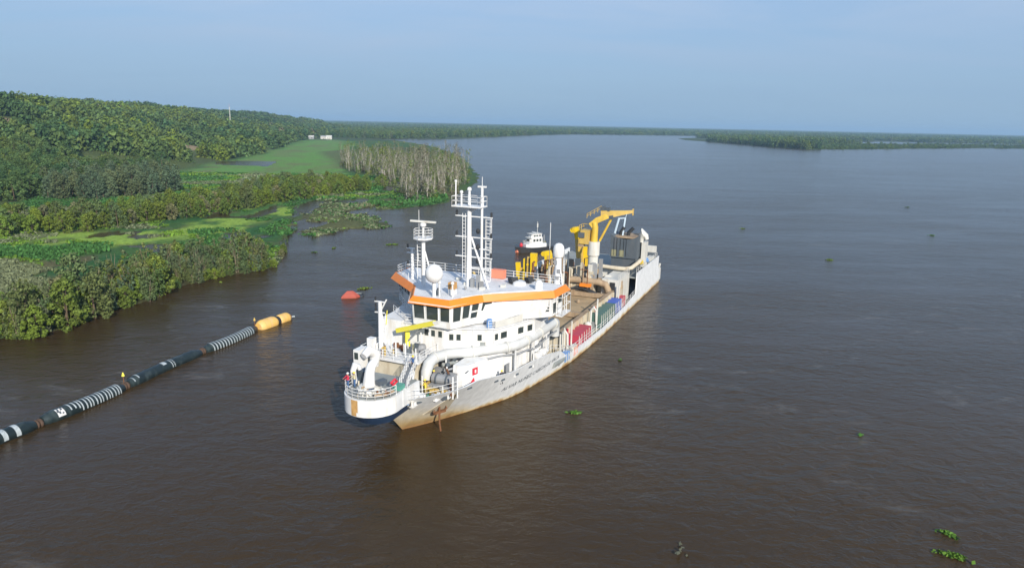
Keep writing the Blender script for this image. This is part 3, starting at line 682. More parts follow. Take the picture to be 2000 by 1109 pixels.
crown_set = bpy.data.collections.new('forest_crowns')
def far_crown(seed, mk, per=20, lob=2.1, size=1.15):
    C, Rr = crown_lobes(seed, 9.5, 9.0, 0.4, 11, lob); V, F = leaves(C, Rr, per, size, seed + 7, up=0.4)
    o = bpy.data.objects.new('forest_crown', raw_mesh('forest_crown', V, F, LM[mk])); crown_set.objects.link(o)
FM = ('deep', 'mid', 'deep', 'mid', 'olive', 'mid', 'lime', 'deep', 'dry', 'grey', 'deep', 'mid')
for i, mk in enumerate(FM): far_crown(900 + i, mk)
def wood(name, P, scale, idx, seed):
    """one object: a crown set down on every point"""
    g = np.random.default_rng(seed); n = len(P)
    me = bpy.data.meshes.new(name); me.vertices.add(n); me.vertices.foreach_set('co', np.asarray(P, np.float32).ravel())
    a = me.attributes.new('size', 'FLOAT_VECTOR', 'POINT'); a.data.foreach_set('vector', np.asarray(scale, np.float32).ravel())
    rot = np.zeros((n, 3)); rot[:, 2] = g.uniform(0, 6.28, n)
    a = me.attributes.new('turn', 'FLOAT_VECTOR', 'POINT'); a.data.foreach_set('vector', rot.astype(np.float32).ravel())
    a = me.attributes.new('which', 'INT', 'POINT'); a.data.foreach_set('value', np.asarray(idx, np.int32))
    o = bpy.data.objects.new(name, me); COL.objects.link(o); tag(o, kind='stuff')
    ng = bpy.data.node_groups.new(name + '_nodes', 'GeometryNodeTree')
    ng.interface.new_socket('Geometry', in_out='INPUT', socket_type='NodeSocketGeometry'); ng.interface.new_socket('Geometry', in_out='OUTPUT', socket_type='NodeSocketGeometry')
    nn = ng.nodes.new; ll = ng.links.new
    gi = nn('NodeGroupInput'); go = nn('NodeGroupOutput'); ip = nn('GeometryNodeInstanceOnPoints'); ci = nn('GeometryNodeCollectionInfo')
    ci.inputs['Collection'].default_value = crown_set; ci.inputs['Separate Children'].default_value = True; ci.inputs['Reset Children'].default_value = True
    def at(nm, ty):
        q = nn('GeometryNodeInputNamedAttribute'); q.data_type = ty; q.inputs['Name'].default_value = nm
        return q.outputs['Attribute']
    ip.inputs['Pick Instance'].default_value = True
    ll(gi.outputs[0], ip.inputs['Points']); ll(ci.outputs[0], ip.inputs['Instance']); ll(at('which', 'INT'), ip.inputs['Instance Index'])
    er = nn('FunctionNodeEulerToRotation'); ll(at('turn', 'FLOAT_VECTOR'), er.inputs[0]); ll(er.outputs[0], ip.inputs['Rotation'])
    ll(at('size', 'FLOAT_VECTOR'), ip.inputs['Scale']); ll(ip.outputs[0], go.inputs[0])
    md = o.modifiers.new('trees', 'NODES'); md.node_group = ng
    return o
rest = np.setdiff1d(np.arange(len(HS)), NEARH)
Pq = np.column_stack([HS[rest, 0], HS[rest, 1], HZ[rest] - 0.4])
sc_ = (HS[rest, 2] / 5.6 * g.uniform(0.7, 1.2, len(rest))) * np.where(g.random(len(rest)) < 0.07, 1.35, 1.0)
hs_ = np.minimum(sc_, 1.5) * g.uniform(0.85, 1.25, len(rest))
wood('hill_forest', Pq, np.column_stack([sc_, sc_, hs_]), pick[rest], 1)

# far bank, island and horizon woods
def far_spots():
    g = np.random.default_rng(77); P = []
    y = 1250.0
    while y < 14500:
        sp = max(9.0, y * 0.0062)
        for t in np.arange(-0.55, 0.92, sp / y):
            P.append((t * y + g.uniform(-.5, .5) * sp, y + g.uniform(-.5, .5) * sp, sp))
        y += sp * (1.1 if y < 3500 else 2.0)
    return np.array(P)
FS = far_spots()
x, y = FS[:, 0], FS[:, 1]
inb = sdist(x, y, BANK) > 3; inI = (sdist(x, y, ISLE) > 2) & (sdist(x, y, LAGOON) < -3)
hill = (hill_inland(x, y) > 0) & (y < 2300)
bare = fbm(x, y, 260, 3, 15)
openland = (bare > 0.62) & (y < 3500)
front = sdist(x, y, ISLE)
strip = inI & (x > 560) & (y < 1500 + (x - 560) * 0.75)          # low scrub strip in front of the lagoon
keep = (inb & ~hill & ~openland & (y > 1340)) | (inI & ~strip & ~(bare > 0.60)) | (strip & (fbm(x, y, 60, 3, 19) > 0.42))
FSk = FS[keep]; stripk = strip[keep]; inIk = inI[keep]
zz = np.maximum(0, ground_h(FSk[:, 0], FSk[:, 1]))
n = len(FSk)
tall = np.where(stripk, g.uniform(0.22, 0.55, n) * np.where(g.random(n) < .12, 1.8, 1.0), g.uniform(0.9, 1.6, n))
tall = np.where(inIk & ~stripk & (FSk[:, 0] < 800) & (FSk[:, 1] < 2100), tall * 1.15, tall)
tall = np.where(FSk[:, 1] > 3500, g.uniform(1.3, 2.0, n), tall)
wid = np.maximum(FSk[:, 2] / 8.0, 0.9) * g.uniform(0.7, 1.15, n) * np.where(stripk, 0.7, 1)
fi = g.choice((0, 1, 2, 3, 5, 7, 9, 10, 11, 4, 1, 3), n)
PT = np.column_stack([FSk[:, 0], FSk[:, 1], zz - 0.3]); SS = np.column_stack([wid, wid, tall])
wood('island_forest', PT[inIk], SS[inIk], fi[inIk], 2)
wood('far_bank_forest', PT[~inIk], SS[~inIk], fi[~inIk], 3)

# leafy tufts that make up the marsh nearest the camera
def marsh_tufts():
    g = np.random.default_rng(9); n = 52000
    yv = 95 * (430 / 95) ** g.random(n); tv = g.uniform(-0.82, -0.10, n); xv = tv * yv
    z = ground_h(xv, yv)
    du = np.maximum(sdist(xv, yv, DUCK), sdist(xv, yv, DUCK2)); nr = sdist(xv, yv, NEAR)
    lump = fbm(xv, yv, 11, 3, 25)
    k = (z > 0.03) & ((du < -1) | (lump > 0.6)) & (nr < -0.5) & (lump > 0.40) & (hill_inland(xv, yv) < 0)
    xv, yv, z = xv[k], yv[k], z[k]; m = len(xv)
    tone_ = fbm(xv, yv, 24, 3, 57)
    tone_ = np.where((sdist(xv, yv, MAT) > -4) & (g.random(m) < .7), 0.7, tone_)
    tallp = sstep(0.55, 0.68, fbm(xv, yv, 20, 3, 59))
    for nm, sel, lm in (('marsh_plants', tone_ < 0.5, 'reed'), ('marsh_grass', (tone_ >= 0.5) & (tone_ < 0.58), 'weed'), ('marsh_reeds', tone_ >= 0.58, 'tan')):
        x_, y_, z_, tp = xv[sel], yv[sel], z[sel], tallp[sel]; m = len(x_); V = []
        for j in range(4):
            a = g.uniform(0, 6.28, m); s_ = g.uniform(0.16, 0.40, m) * (y_ / 150) ** 0.75; hgt = g.uniform(0.12, 0.5, m) * (1 + (2.2 if lm == 'reed' else 0.6) * tp)
            c = np.column_stack([x_ + g.normal(size=m) * 0.35 * (y_ / 150) ** .7, y_ + g.normal(size=m) * 0.35 * (y_ / 150) ** .7, z_ + hgt * 0.55])
            d = np.column_stack([np.cos(a), np.sin(a), g.uniform(-0.2, 0.5, m)]) * s_[:, None]
            e = np.column_stack([-np.sin(a) * .5, np.cos(a) * .5, 0.5 + 1.2 * tp]) * (s_ * 0.8)[:, None]
            V.append(np.stack([c - d - e * .4, c + d * .2 - e, c + d + e * .4, c - d * .2 + e], 1).reshape(-1, 3))
        V = np.concatenate(V); F = np.arange(len(V)).reshape(-1, 4)
        o = bpy.data.objects.new(nm, raw_mesh(nm, V, F, LM[lm])); COL.objects.link(o); tag(o, kind='stuff')
marsh_tufts()
# ================================================================== THE DREDGER
OX, OY = -12.14, 71.59
SHIP_RZ = math.atan2(0.91868, 0.39499)
ship = empty('hopper_dredger', (OX, OY, 0), SHIP_RZ)
tag(ship, 'long white hopper dredger with orange trimmed wheelhouse lying in the brown river', 'ship')
def ship_world(u, v, z=0.0):
    c, s = 0.39499, 0.91868
    return (OX + c * u + s * v, OY + s * u - c * v, z)
def sp(mb, name, m, parent=ship, smooth=False, label=None, kind=None):
    return mb.build(name, M[m] if isinstance(m, str) else m, parent, smooth=smooth, flip=True, label=label, kind=kind)
# ---- hull form: u aft from the stem foot, v to port, z up
W0 = ([0, 1, 3, 7, 14, 21.4, 31, 46, 90], [0.05, 0.75, 2.0, 4.15, 7.5, 8.85, 10.1, 10.5, 10.5])
W6 = ([0, 0.1, 0.5, 2.6, 5.1, 8, 10.1, 15.4, 21, 26, 30, 96], [0.05, 1.0, 1.9, 4.2, 6.05, 7.05, 7.85, 9.05, 9.9, 10.4, 10.5, 10.5])
def _smooth(T):
    xs = np.arange(-4, 100.01, 0.2); ys = np.interp(xs, *T)
    k = np.exp(-0.5 * (np.arange(-30, 31) * 0.2 / 1.6) ** 2); k /= k.sum()
    sm = np.convolve(np.pad(ys, 30, mode='edge'), k, 'valid'); w = np.clip((xs - 1.5) / 4.0, 0, 1)
    return (xs, ys * (1 - w) + sm * w)
W0 = _smooth(W0); W6 = _smooth(W6)
def stem_u(z): return -0.93 * max(z, 0.0)
def hb(u, z):
    t = min(max(z / 5.5, 0.0), 1.15) ** 1.18; s = u - stem_u(z)
    return (1 - t) * float(np.interp(s, *W0)) + t * float(np.interp(s, *W6))
def top_z(u):
    return float(np.interp(u, [-6, 0.5, 2.4, 3.7, 4.8, 10.8, 16, 21, 25.0, 28.0, 45, 60, 67.9, 68.05, 88.4, 88.5, 90], [5.5, 5.45, 5.45, 5.85, 5.7, 4.6, 4.65, 4.1, 3.3, 1.65, 1.25, 1.5, 2.1, 6.2, 6.2, 3.2, 3.2]))
def deck_z(u):
    return float(np.interp(u, [-6, 4.1, 4.2, 20.9, 21, 68.2, 68.3, 90], [4.4, 4.4, 3.4, 3.4, 0.8, 0.8, 5.2, 5.2]))
def hull_mesh():
    US = [-5.115, -5.05, -4.9, -4.6, -4, -3, -2, -1, -.3, .4, 1.2, 2.0, 2.6, 3.2, 3.8, 4.15, 4.3, 5, 6, 7, 8, 9, 10, 11, 12, 13, 14, 15, 16, 17, 18, 19.5, 20.85, 21.05, 22.5, 24, 25, 26.5, 28, 29.5, 31, 35, 40, 45, 50, 55, 60, 64, 67.9, 68.05, 72, 76, 80, 84, 88.4, 88.5, 90]
    NZ = 14; mb = MB()
    for sg in (1, -1):
        rows = []
        for u6 in US:
            zt = top_z(u6); s = (u6 + 5.115)
            zs = [-1.5] + [zt * k / (NZ - 1) for k in range(NZ)]
            row = []
            for z in zs:
                # stations lean with the stem near the bow and stand upright aft
                k = max(0.0, 1 - s / 14.0); u = u6 + k * (stem_u(z) - stem_u(zt))
                if s < 0.1: u = stem_u(z)
                row.append((u, sg * hb(u, z), z))
            dz = min(deck_z(u6), zt - 0.05)
            inn = max(hb(u6 + (0.25 if s < 3 else 0), zt) - 0.22, 0.02)
            row.append((u6 + (0.25 if s < 3 else 0), sg * inn, zt)); row.append((u6 + (0.25 if s < 3 else 0), sg * max(0.02, min(inn, hb(u6, dz) - 0.2)), dz))
            rows.append(row)
        n = len(rows[0]); vs = [p for r_ in rows for p in r_]
        fs = [(i * n + j, (i + 1) * n + j, (i + 1) * n + j + 1, i * n + j + 1) for i in range(len(rows) - 1) for j in range(n - 1)]
        mb.add(vs, fs)
    zs = [-1.5] + [3.2 * k / 8 for k in range(9)]
    mb.add([(90, s * hb(90, z), z) for s in (-1, 1) for z in (-1.5, 3.2)], [(0, 1, 3, 2)])
    me = mb.mesh('hull', flip=True)
    bm = bmesh.new(); bm.from_mesh(me); bmesh.ops.remove_doubles(bm, verts=bm.verts, dist=0.02); bmesh.ops.recalc_face_normals(bm, faces=bm.faces); bm.to_mesh(me); bm.free()
    me.polygons.foreach_set('use_smooth', [True] * len(me.polygons)); me.set_sharp_from_angle(angle=R(48))
    return me
def hull_material():
    m, t, b = new_mat('weathered_hull_paint'); n = t.nodes.new; l = t.links.new
    co = n('ShaderNodeTexCoord'); se = n('ShaderNodeSeparateXYZ'); l(co.outputs['Object'], se.inputs[0])
    no = n('ShaderNodeTexNoise'); no.inputs['Scale'].default_value = 0.8; no.inputs['Detail'].default_value = 7; no.inputs['Roughness'].default_value = 0.65
    mpp = n('ShaderNodeMapping'); mpp.inputs['Scale'].default_value = (0.7, 0.7, 0.35); l(co.outputs['Object'], mpp.inputs[0]); l(mpp.outputs[0], no.inputs['Vector'])
    # rust-cream staining sits along the waterline, deepest under the bow
    bow = n('ShaderNodeMapRange'); bow.inputs['From Min'].default_value = -3.0; bow.inputs['From Max'].default_value = 9.0; bow.inputs['To Min'].default_value = 5.0; bow.inputs['To Max'].default_value = 0.75
    l(se.outputs['X'], bow.inputs['Value'])
    nm = n('ShaderNodeMath'); nm.operation = 'MULTIPLY_ADD'; l(no.outputs['Fac'], nm.inputs[0]); nm.inputs[1].default_value = -1.6; l(se.outputs['Z'], nm.inputs[2])
    ns = n('ShaderNodeMath'); ns.operation = 'ADD'; ns.inputs[1].default_value = 0.8; l(nm.outputs[0], ns.inputs[0])
    q = n('ShaderNodeMath'); q.operation = 'DIVIDE'; l(ns.outputs[0], q.inputs[0]); l(bow.outputs[0], q.inputs[1])
    rp_ = n('ShaderNodeValToRGB'); e = rp_.color_ramp.elements
    e[0].position = 0.0; e[0].color = (0.36, 0.20, 0.08, 1); e[1].position = 1.0; e[1].color = (0.80, 0.815, 0.82, 1)
    x1 = e.new(0.22); x1.color = (0.56, 0.40, 0.19, 1); x2 = e.new(0.5); x2.color = (0.74, 0.66, 0.50, 1)
    l(q.outputs[0], rp_.inputs[0])
    sc = n('ShaderNodeTexNoise'); sc.inputs['Scale'].default_value = 2.2; sc.inputs['Detail'].default_value = 6; l(mpp.outputs[0], sc.inputs['Vector'])
    r2 = n('ShaderNodeMapRange'); r2.inputs['From Min'].default_value = 0.3; r2.inputs['From Max'].default_value = 0.75; r2.inputs['To Min'].default_value = 1.06; r2.inputs['To Max'].default_value = 0.82; l(sc.outputs['Fac'], r2.inputs['Value'])
    k = n('ShaderNodeMix'); k.data_type = 'RGBA'; k.blend_type = 'MULTIPLY'; k.inputs['Factor'].default_value = 1; l(rp_.outputs[0], k.inputs['A']); l(r2.outputs[0], k.inputs['B'])
    l(k.outputs['Result'], b.inputs['Base Color']); b.inputs['Roughness'].default_value = 0.5
    return m
hm = hull_mesh(); hm.materials.append(hull_material())
hull = bpy.data.objects.new('hull', hm); COL.objects.link(hull); hull.parent = ship
# decks follow the hull outline
def deck_poly(u0, u1, z, inset=0.1, step=1.5):
    us = np.arange(u0, u1 + 0.01, step); us = list(us) + ([u1] if us[-1] < u1 - 0.05 else [])
    P = [(u, max(hb(u, z - 0.25) - 0.12 - inset, 0.1)) for u in us]
    return P + [(u, -v) for u, v in reversed(P)]
sp(MB().prism(deck_poly(-4.4, 4.2, 4.4), 4.25, 4.4), 'fore_deck', 'deckgrey')
sp(MB().prism(deck_poly(4.2, 21, 3.4), 3.2, 3.4), 'walkway_deck', 'deckgrey')
sp(MB().prism(deck_poly(21, 68.2, 0.8), 0.5, 0.8), 'main_deck', 'cream')
sp(MB().prism(deck_poly(68.3, 89.8, 5.2), 5.0, 5.2), 'aft_deck', 'deckgrey')
# name on the port bow
def hull_text(txt, u0, u1, z0, hgt, name, m):
    cu = bpy.data.curves.new('t', 'FONT'); cu.body = txt; cu.size = 1.0; cu.resolution_u = 2
    to = bpy.data.objects.new('t', cu); COL.objects.link(to)
    bpy.context.view_layer.update()
    me = bpy.data.meshes.new_from_object(to.evaluated_get(bpy.context.evaluated_depsgraph_get()))
    bpy.data.objects.remove(to); bpy.data.curves.remove(cu)
    bm = bmesh.new(); bm.from_mesh(me); bmesh.ops.triangulate(bm, faces=bm.faces); bmesh.ops.subdivide_edges(bm, edges=[e for e in bm.edges if e.calc_length() > 0.25], cuts=1)
    xs = [v.co.x for v in bm.verts]; ys = [v.co.y for v in bm.verts]; x0, x1 = min(xs), max(xs); y1 = 0.72
    for v in bm.verts:
        u = u0 + (u1 - u0) * (v.co.x - x0) / (x1 - x0); z = z0 + hgt * v.co.y / y1 + 0.45 * (u - u0) / (u1 - u0)
        v.co = (u, -(hb(u, z) + 0.035), z)
    bm.to_mesh(me); bm.free(); me.name = name; me.materials.clear(); me.materials.append(M[m])
    o = bpy.data.objects.new(name, me); COL.objects.link(o); o.parent = hull; return o
hull_text('ALVAR NUÑEZ CABEZA DE VACA', 11.0, 24.8, 1.85, 0.6, 'name_lettering', 'ink')
# rubbing strake, fairleads, draught marks, anchor
for sg in (1, -1):
    for u in (-2.0, 0.6, 3.4, 8.2, 9.6, 12.5, 15.6):
        z = top_z(u) - 0.75
        sp(MB().obox((u, sg * (hb(u, z) + 0.01), z), ((1, sg * 0.35, 0), (0, 1, 0), (0, 0, 1)), (0.28, 0.10, 0.11)), 'fairlead', 'ink', hull)
pz = 3.2; pu = -0.2
ap = MB()
for (u, z) in ((-0.4, 5.0),): pass
gv = []; gn = 7
for o_ in (0.07, -0.1):
    for i in range(gn):
        for j in range(gn):
            f = j / (gn - 1); z = 2.0 + 2.7 * f; u = 0.6 + 1.0 * f + (2.8 - 2.1 * f) * i / (gn - 1); gv.append((u, hb(u, z) + o_, z))
gf = [(i * gn + j, (i + 1) * gn + j, (i + 1) * gn + j + 1, i * gn + j + 1) for i in range(gn - 1) for j in range(gn - 1)]
ap.add(gv[:gn * gn], gf)
rim_ = [i * gn for i in range(gn)] + [(gn - 1) * gn + j for j in range(1, gn)] + [i * gn + gn - 1 for i in range(gn - 2, -1, -1)] + [j for j in range(gn - 2, 0, -1)]
ap.add(gv, [(rim_[k], rim_[(k + 1) % len(rim_)], rim_[(k + 1) % len(rim_)] + gn * gn, rim_[k] + gn * gn) for k in range(len(rim_))])
sp(ap, 'anchor_pocket', 'cream', hull)
av = hb(1.6, 2.6) + 0.35
an = MB(); an.tube((1.6, av, 3.6), (1.6, av, 1.7), 0.12, 8)
an.obox((1.6, av, 2.25), ((1, .45, 0), (0, 1, 0), (0, 0, 1)), (0.75, 0.18, 0.13))
for s_ in (-1, 1): an.pipe([(1.6 + s_ * 0.68, av + s_ * .3, 2.25), (1.6 + s_ * .86, av + .12 + s_ * .34, 2.5), (1.6 + s_ * .76, av + .1 + s_ * .3, 2.8)], [0.15, 0.1, 0.03], 6)
anchor = sp(an, 'anchor', 'rust', hull)
sp(MB().pipe([(1.6, av, 1.8), (1.55, av + 0.05, 0.9), (1.6, av + 0.2, -0.3)], 0.11, 6), 'anchor_chain', 'rust', hull)

# ---- bow coupling platform
bp_ = MB()
C0 = (-5.5, 0.15)
def arc(r, a0, a1, n=18): return [(C0[0] - r * math.cos(a), C0[1] + r * math.sin(a)) for a in np.linspace(a0, a1, n)]
rim = arc(2.95, -1.75, 1.75, 22)
rim = [(-1.0, -3.0)] + rim + [(-1.0, 3.0)]
plat = MB().prism(rim, 4.95, 6.75)
platform = sp(plat, 'bow_platform', 'white', ship, smooth=True)
inner = [(-1.1, -2.8)] + arc(2.7, -1.7, 1.7, 18) + [(-1.1, 2.8)]
sp(MB().prism(inner, 6.76, 6.80), 'platform_deck', 'deckgrey', platform)
sp(MB().prism([(u * 0.74 - 0.7, v * 0.7) for u, v in rim], 3.6, 4.94, [(u * 0.92 - 0.2, v * 0.9) for u, v in rim]), 'platform_skirt', 'navy', platform)
st_ = MB()
for k, (w_, dz_) in enumerate(((0.55, 0.0), (0.25, 0.01))):
    a_ = -0.12 + k * 0.12
    pts = [(C0[0] - 2.97 * math.cos(a), C0[1] + 2.97 * math.sin(a)) for a in np.linspace(a_ - 0.1 * w_ * 2, a_ + 0.1 * w_ * 2, 4)]
    z1 = 6.7; z0 = 5.0 + 0.4 * k
    for (p, q) in zip(pts[:-1], pts[1:]): st_.add([(p[0], p[1], z0), (q[0], q[1], z0), (q[0], q[1], z1), (p[0], p[1], z1)], [(0, 1, 2, 3)])
sp(st_, 'rust_streak', mat('rust_stain', (0.62, 0.36, 0.13), 0.7, var=0.3, scale=1.5), platform)
rl = [(u, v, 6.8) for u, v in arc(2.83, -1.7, 1.55, 12)]
sp(MB().rails(rl, 1.05, 3, 0.035, 1.5), 'railing', 'white', platform)
# floor clutter: coupling ring, pipes, boxes
sp(MB().lathe((-6.0, 0.0, 6.8), [(1.3, 0), (1.3, 0.4), (1.1, 0.45), (1.05, 0.65), (0.7, 0.7)], 20), 'coupling_flange', 'offwhite', platform, smooth=True)
cone = sp(MB().pipe([(-6.0, 0.0, 7.2), (-5.98, 0.0, 7.9), (-5.9, 0.05, 8.8), (-5.7, 0.15, 9.5), (-5.3, 0.3, 9.9)], [0.74, 0.62, 0.52, 0.47, 0.42], 16), 'bow_coupling_pipe', 'white', platform, smooth=True)
sp(MB().obox((-5.6, 1.25, 7.9), ((1, .3, 0), (-.3, 1, 0), (0, 0, 1)), (0.5, 0.35, 0.22)), 'pipe_clamp', 'slate', platform)
sp(MB().pipe([(-7.2, 1.4, 7.0), (-6.6, 2.2, 7.0), (-5.4, 2.6, 7.05)], 0.16, 8), 'hydraulic_pipe', 'mudsteel', platform)
sp(MB().pipe([(-4.9, 2.2, 7.4), (-5.4, 2.3, 7.9), (-5.0, 2.5, 8.2), (-4.5, 2.4, 7.8), (-4.9, 2.2, 7.4)], 0.10, 6), 'valve_wheel', 'red', platform)
sp(MB().box(-4.6, -3.6, 1.9, 2.8, 6.8, 7.3), 'deck_locker', 'greendeck', platform)
sp(MB().pipe([(-5.2, -2.4, 7.0), (-5.25, -2.5, 8.4), (-5.0, -2.45, 8.9), (-4.6, -2.3, 8.7), (-4.5, -2.2, 8.3)], [0.32, 0.30, 0.28, 0.25, 0.22], 10), 'hose_horn', 'white', platform, smooth=True)
sp(MB().obox((-4.2, -1.9, 7.6), ((1, .2, 0), (-.2, 1, 0), (0, 0, 1)), (0.5, 0.4, 0.6)), 'winch_cover', 'slate', platform)
# gangway aft along the port bow
gw = MB()
g0 = Vector((-3.6, 2.6, 6.8)); g1 = Vector((2.4, 0.1, 7.1)); gd = (g1 - g0)
gw.beam(g0 - Vector((0, 0, .1)), g1 - Vector((0, 0, .1)), 0.9, 0.2)
gang = sp(gw, 'gangway', 'grey', ship)
for o_ in (-0.45, 0.45):
    q0 = g0 + Vector((0, o_, 0)); q1 = g1 + Vector((0, o_, 0))
    sp(MB().rails([q0, q1], 1.0, 3, 0.04, 1.15), 'gangway_railing', 'white', gang)
sp(MB().add([(-4.4, 2.95, 5.0), (-4.4, 2.95, 6.8), (0.6, 1.3, 7.05), (0.6, 1.3, 6.7), (-1.5, 2.3, 6.2), (-4.4, 3.1, 5.0), (-4.4, 3.1, 6.8), (0.6, 1.45, 7.05), (0.6, 1.45, 6.7), (-1.5, 2.45, 6.2)], [(0, 1, 2, 3, 4), (9, 8, 7, 6, 5), (0, 5, 6, 1), (1, 6, 7, 2), (2, 7, 8, 3), (3, 8, 9, 4), (4, 9, 5, 0)]), 'gangway_side', 'white', gang)

# ---- raised fore deck and its bulkhead
fd = [(2.4, -7.2), (2.4, -1.0), (2.9, 0.5), (8.0, 0.5), (8.0, -7.2)]
fdo = sp(MB().prism(fd, 6.85, 7.1), 'upper_fore_deck', 'roofdeck')
sp(MB().prism([(3.1, -6.6), (2.9, -1.2), (3.3, 0.2), (8.0, 0.3), (8.0, -6.6)], 4.4, 6.84), 'fore_bulkhead', 'cream')
sp(MB().rails([(2.6, 0.4, 7.1), (2.45, -1.1, 7.1), (2.45, -7.1, 7.1), (7.6, -7.1, 7.1)], 1.05, 3, 0.035, 1.5), 'railing', 'white', fdo)
sp(MB().rails([(3.3, 0.45, 7.1), (7.4, 0.45, 7.1)], 1.05, 3, 0.035, 1.5), 'railing', 'white', fdo)
for (u, v, a, b_, c) in ((3.0, -6.6, 0.8, 0.8, 1.9), (4.4, -6.0, 0.5, 0.6, 1.0), (6.6, -2.6, 0.6, 1.0, 0.9), (5.2, -0.6, 0.5, 0.5, 0.7)):
    sp(MB().box(u, u + a, v, v + b_, 7.1, 7.1 + c), 'deck_locker', 'white' if c > 0.8 else 'grey', fdo)
sp(MB().pipe([(3.6, -5.6, 7.1), (3.6, -5.6, 8.2), (3.7, -4.9, 8.7), (3.8, -4.3, 8.5)], 0.14, 8), 'goose_neck_vent', 'white', fdo)
sp(MB().lathe((5.0, -2.2, 7.1), [(0.45, 0), (0.45, 0.8), (0.2, 0.9)], 12), 'deck_drum', 'slate', fdo)
sp(MB().lathe((6.4, -1.2, 7.1), [(0.6, 0), (0.6, 0.5), (0.5, 0.9), (0.15, 1.0)], 12), 'capstan', 'grey', fdo)
sp(MB().pipe([(1.0, -4.2, 6.6), (1.2, -4.2, 8.0), (0.2, -4.4, 8.6), (-0.6, -4.5, 8.2)], [0.5, 0.55, 0.5, 0.4], 10), 'bow_roller_arm', 'white', fdo, smooth=True)
sp(MB().box(-0.2, 1.4, -6.2, -5.4, 6.3, 8.6), 'control_cabin', 'white', fdo)
sp(MB().box(-0.25, -0.2, -6.05, -5.55, 7.5, 8.3), 'cabin_window', 'glass', fdo)

# ---- lower house, casing and upper house
LH = [(9.0, -8.4), (9.0, 4.6), (11.0, 7.4), (13.5, 8.1), (24.3, 8.6), (24.3, -8.6), (12.0, -8.6)]
lower = sp(MB().prism(LH, 3.3, 7.0), 'lower_house', 'white')
for k, u in enumerate((12.8, 13.6, 16.0, 17.4, 19.6, 21.6)):
    v = 8.1 + (u - 13.5) * 0.5 / 10.8
    sp(MB().box(u, u + 0.35, v, v + 0.35, 3.5, 6.6), 'wall_pillar', 'white', lower)
for u in (10.9,):
    v = 8.1 + (u - 13.5) * 0.5 / 10.8
    d_ = sp(MB().box(u, u + 0.9, v - 0.02, v + 0.06, 3.5, 5.5), 'door', 'grey', lower)
box = sp(MB().prism([(4.6, 3.9), (4.6, 5.3), (5.2, 5.8), (8.6, 6.8), (8.9, 3.9)], 3.4, 6.8, [(4.8, 4.0), (4.8, 5.2), (5.3, 5.6), (8.6, 6.55), (8.9, 4.0)]), 'winch_house', 'white')
sp(MB().obox((6.3, 6.08, 5.9), ((1, .29, .0), (0, 0, 1), (.29, -1, 0)), (0.42, 0.42, 0.03)), 'fire_sign', 'red', box)
sp(MB().obox((6.3, 6.12, 5.9), ((1, .29, .0), (0, 0, 1), (.29, -1, 0)), (0.12, 0.2, 0.02)), 'sign_symbol', 'white', box)
sp(MB().add([(5.3, 5.88, 4.6), (6.1, 6.12, 4.5), (6.0, 6.06, 5.2), (5.3, 5.94, 4.6), (6.1, 6.18, 4.5), (6.0, 6.12, 5.2)], [(0, 1, 2), (5, 4, 3), (0, 3, 4, 1), (1, 4, 5, 2), (2, 5, 3, 0)]), 'warning_triangle', 'red', box)
for k in range(3): sp(MB().obox((5.0 + .10 * k, 5.52 + .08 * k, 6.0 + .09 * k), ((1, .4, .0), (0, 0, 1), (.4, -1, 0)), (0.12, 0.05, 0.03)), 'notice_plate', 'ink', box)
UH = [(7.7, -4.2), (7.7, 1.2), (9.0, 4.4), (10.2, 6.6), (16.8, 9.2), (22.5, 9.0), (22.5, -9.0), (16.8, -9.2), (10.6, -7.6)]
upper = sp(MB().prism(UH, 7.0, 10.0), 'upper_house', 'white')
def wall_panel(A, Bq, z0, z1, s0, s1, t0, t1, off=0.03, th=0.05):
    """a thin slab standing proud of the wall A-B between fractions s and heights t"""
    A = Vector((*A, 0)); Bq = Vector((*Bq, 0)); d = (Bq - A); nrm = Vector((-d.y, d.x, 0)).normalized()
    if nrm.dot(Vector((-1, 0, 0)) + Vector((0, math.copysign(1, (A + Bq).y), 0)) * 0.7) < 0: nrm = -nrm
    P = []
    for o_ in (off - th, off):
        for s, t in ((s0, t0), (s1, t0), (s1, t1), (s0, t1)):
            p = A + d * s + nrm * o_; P.append((p.x, p.y, z0 + (z1 - z0) * t))
    return MB().add(P, [(0, 1, 2, 3), (7, 6, 5, 4), (0, 4, 5, 1), (1, 5, 6, 2), (2, 6, 7, 3), (3, 7, 4, 0)])
def port_window(A, Bq, z0, z1, s, w, zc, h, parent):
    ln = (Vector(Bq) - Vector(A)).length; s0 = s - w / 2 / ln; s1 = s + w / 2 / ln
    t0 = (zc - h / 2 - z0) / (z1 - z0); t1 = (zc + h / 2 - z0) / (z1 - z0); e = 0.07; eh = e / (z1 - z0)
    f = sp(wall_panel(A, Bq, z0, z1, s0 - e / ln, s1 + e / ln, t0 - eh, t1 + eh, 0.02, 0.06), 'window_frame', 'offwhite', parent)
    sp(wall_panel(A, Bq, z0, z1, s0, s1, t0, t1, 0.035, 0.04), 'pane', 'glass', f)
for (i, ss) in ((0, (0.55, 0.72, 0.9)), (1, (0.25, 0.5)), (2, (0.32,)), (3, (0.06, 0.20, 0.27, 0.62, 0.68, 0.86, 0.91))):
    for s in ss: port_window(UH[i], UH[i + 1], 7.0, 10.0, s, 0.5, 8.95 if i else 9.2, 0.75, upper)
sp(MB().obox((9.55, 5.45, 8.15), ((1.2, 2.2, 0), (0, 0, 1), (2.2, -1.2, 0)), (0.32, 0.24, 0.05)), 'oval_hatch', 'deckgrey', upper)
for i in (1, 2, 3): 
    a = UH[i + 1]; sp(MB().tube((a[0] - .05, a[1] + .03, 7.1), (a[0] - .05, a[1] + .03, 9.95), 0.06, 5), 'drain_pipe', 'white', upper)
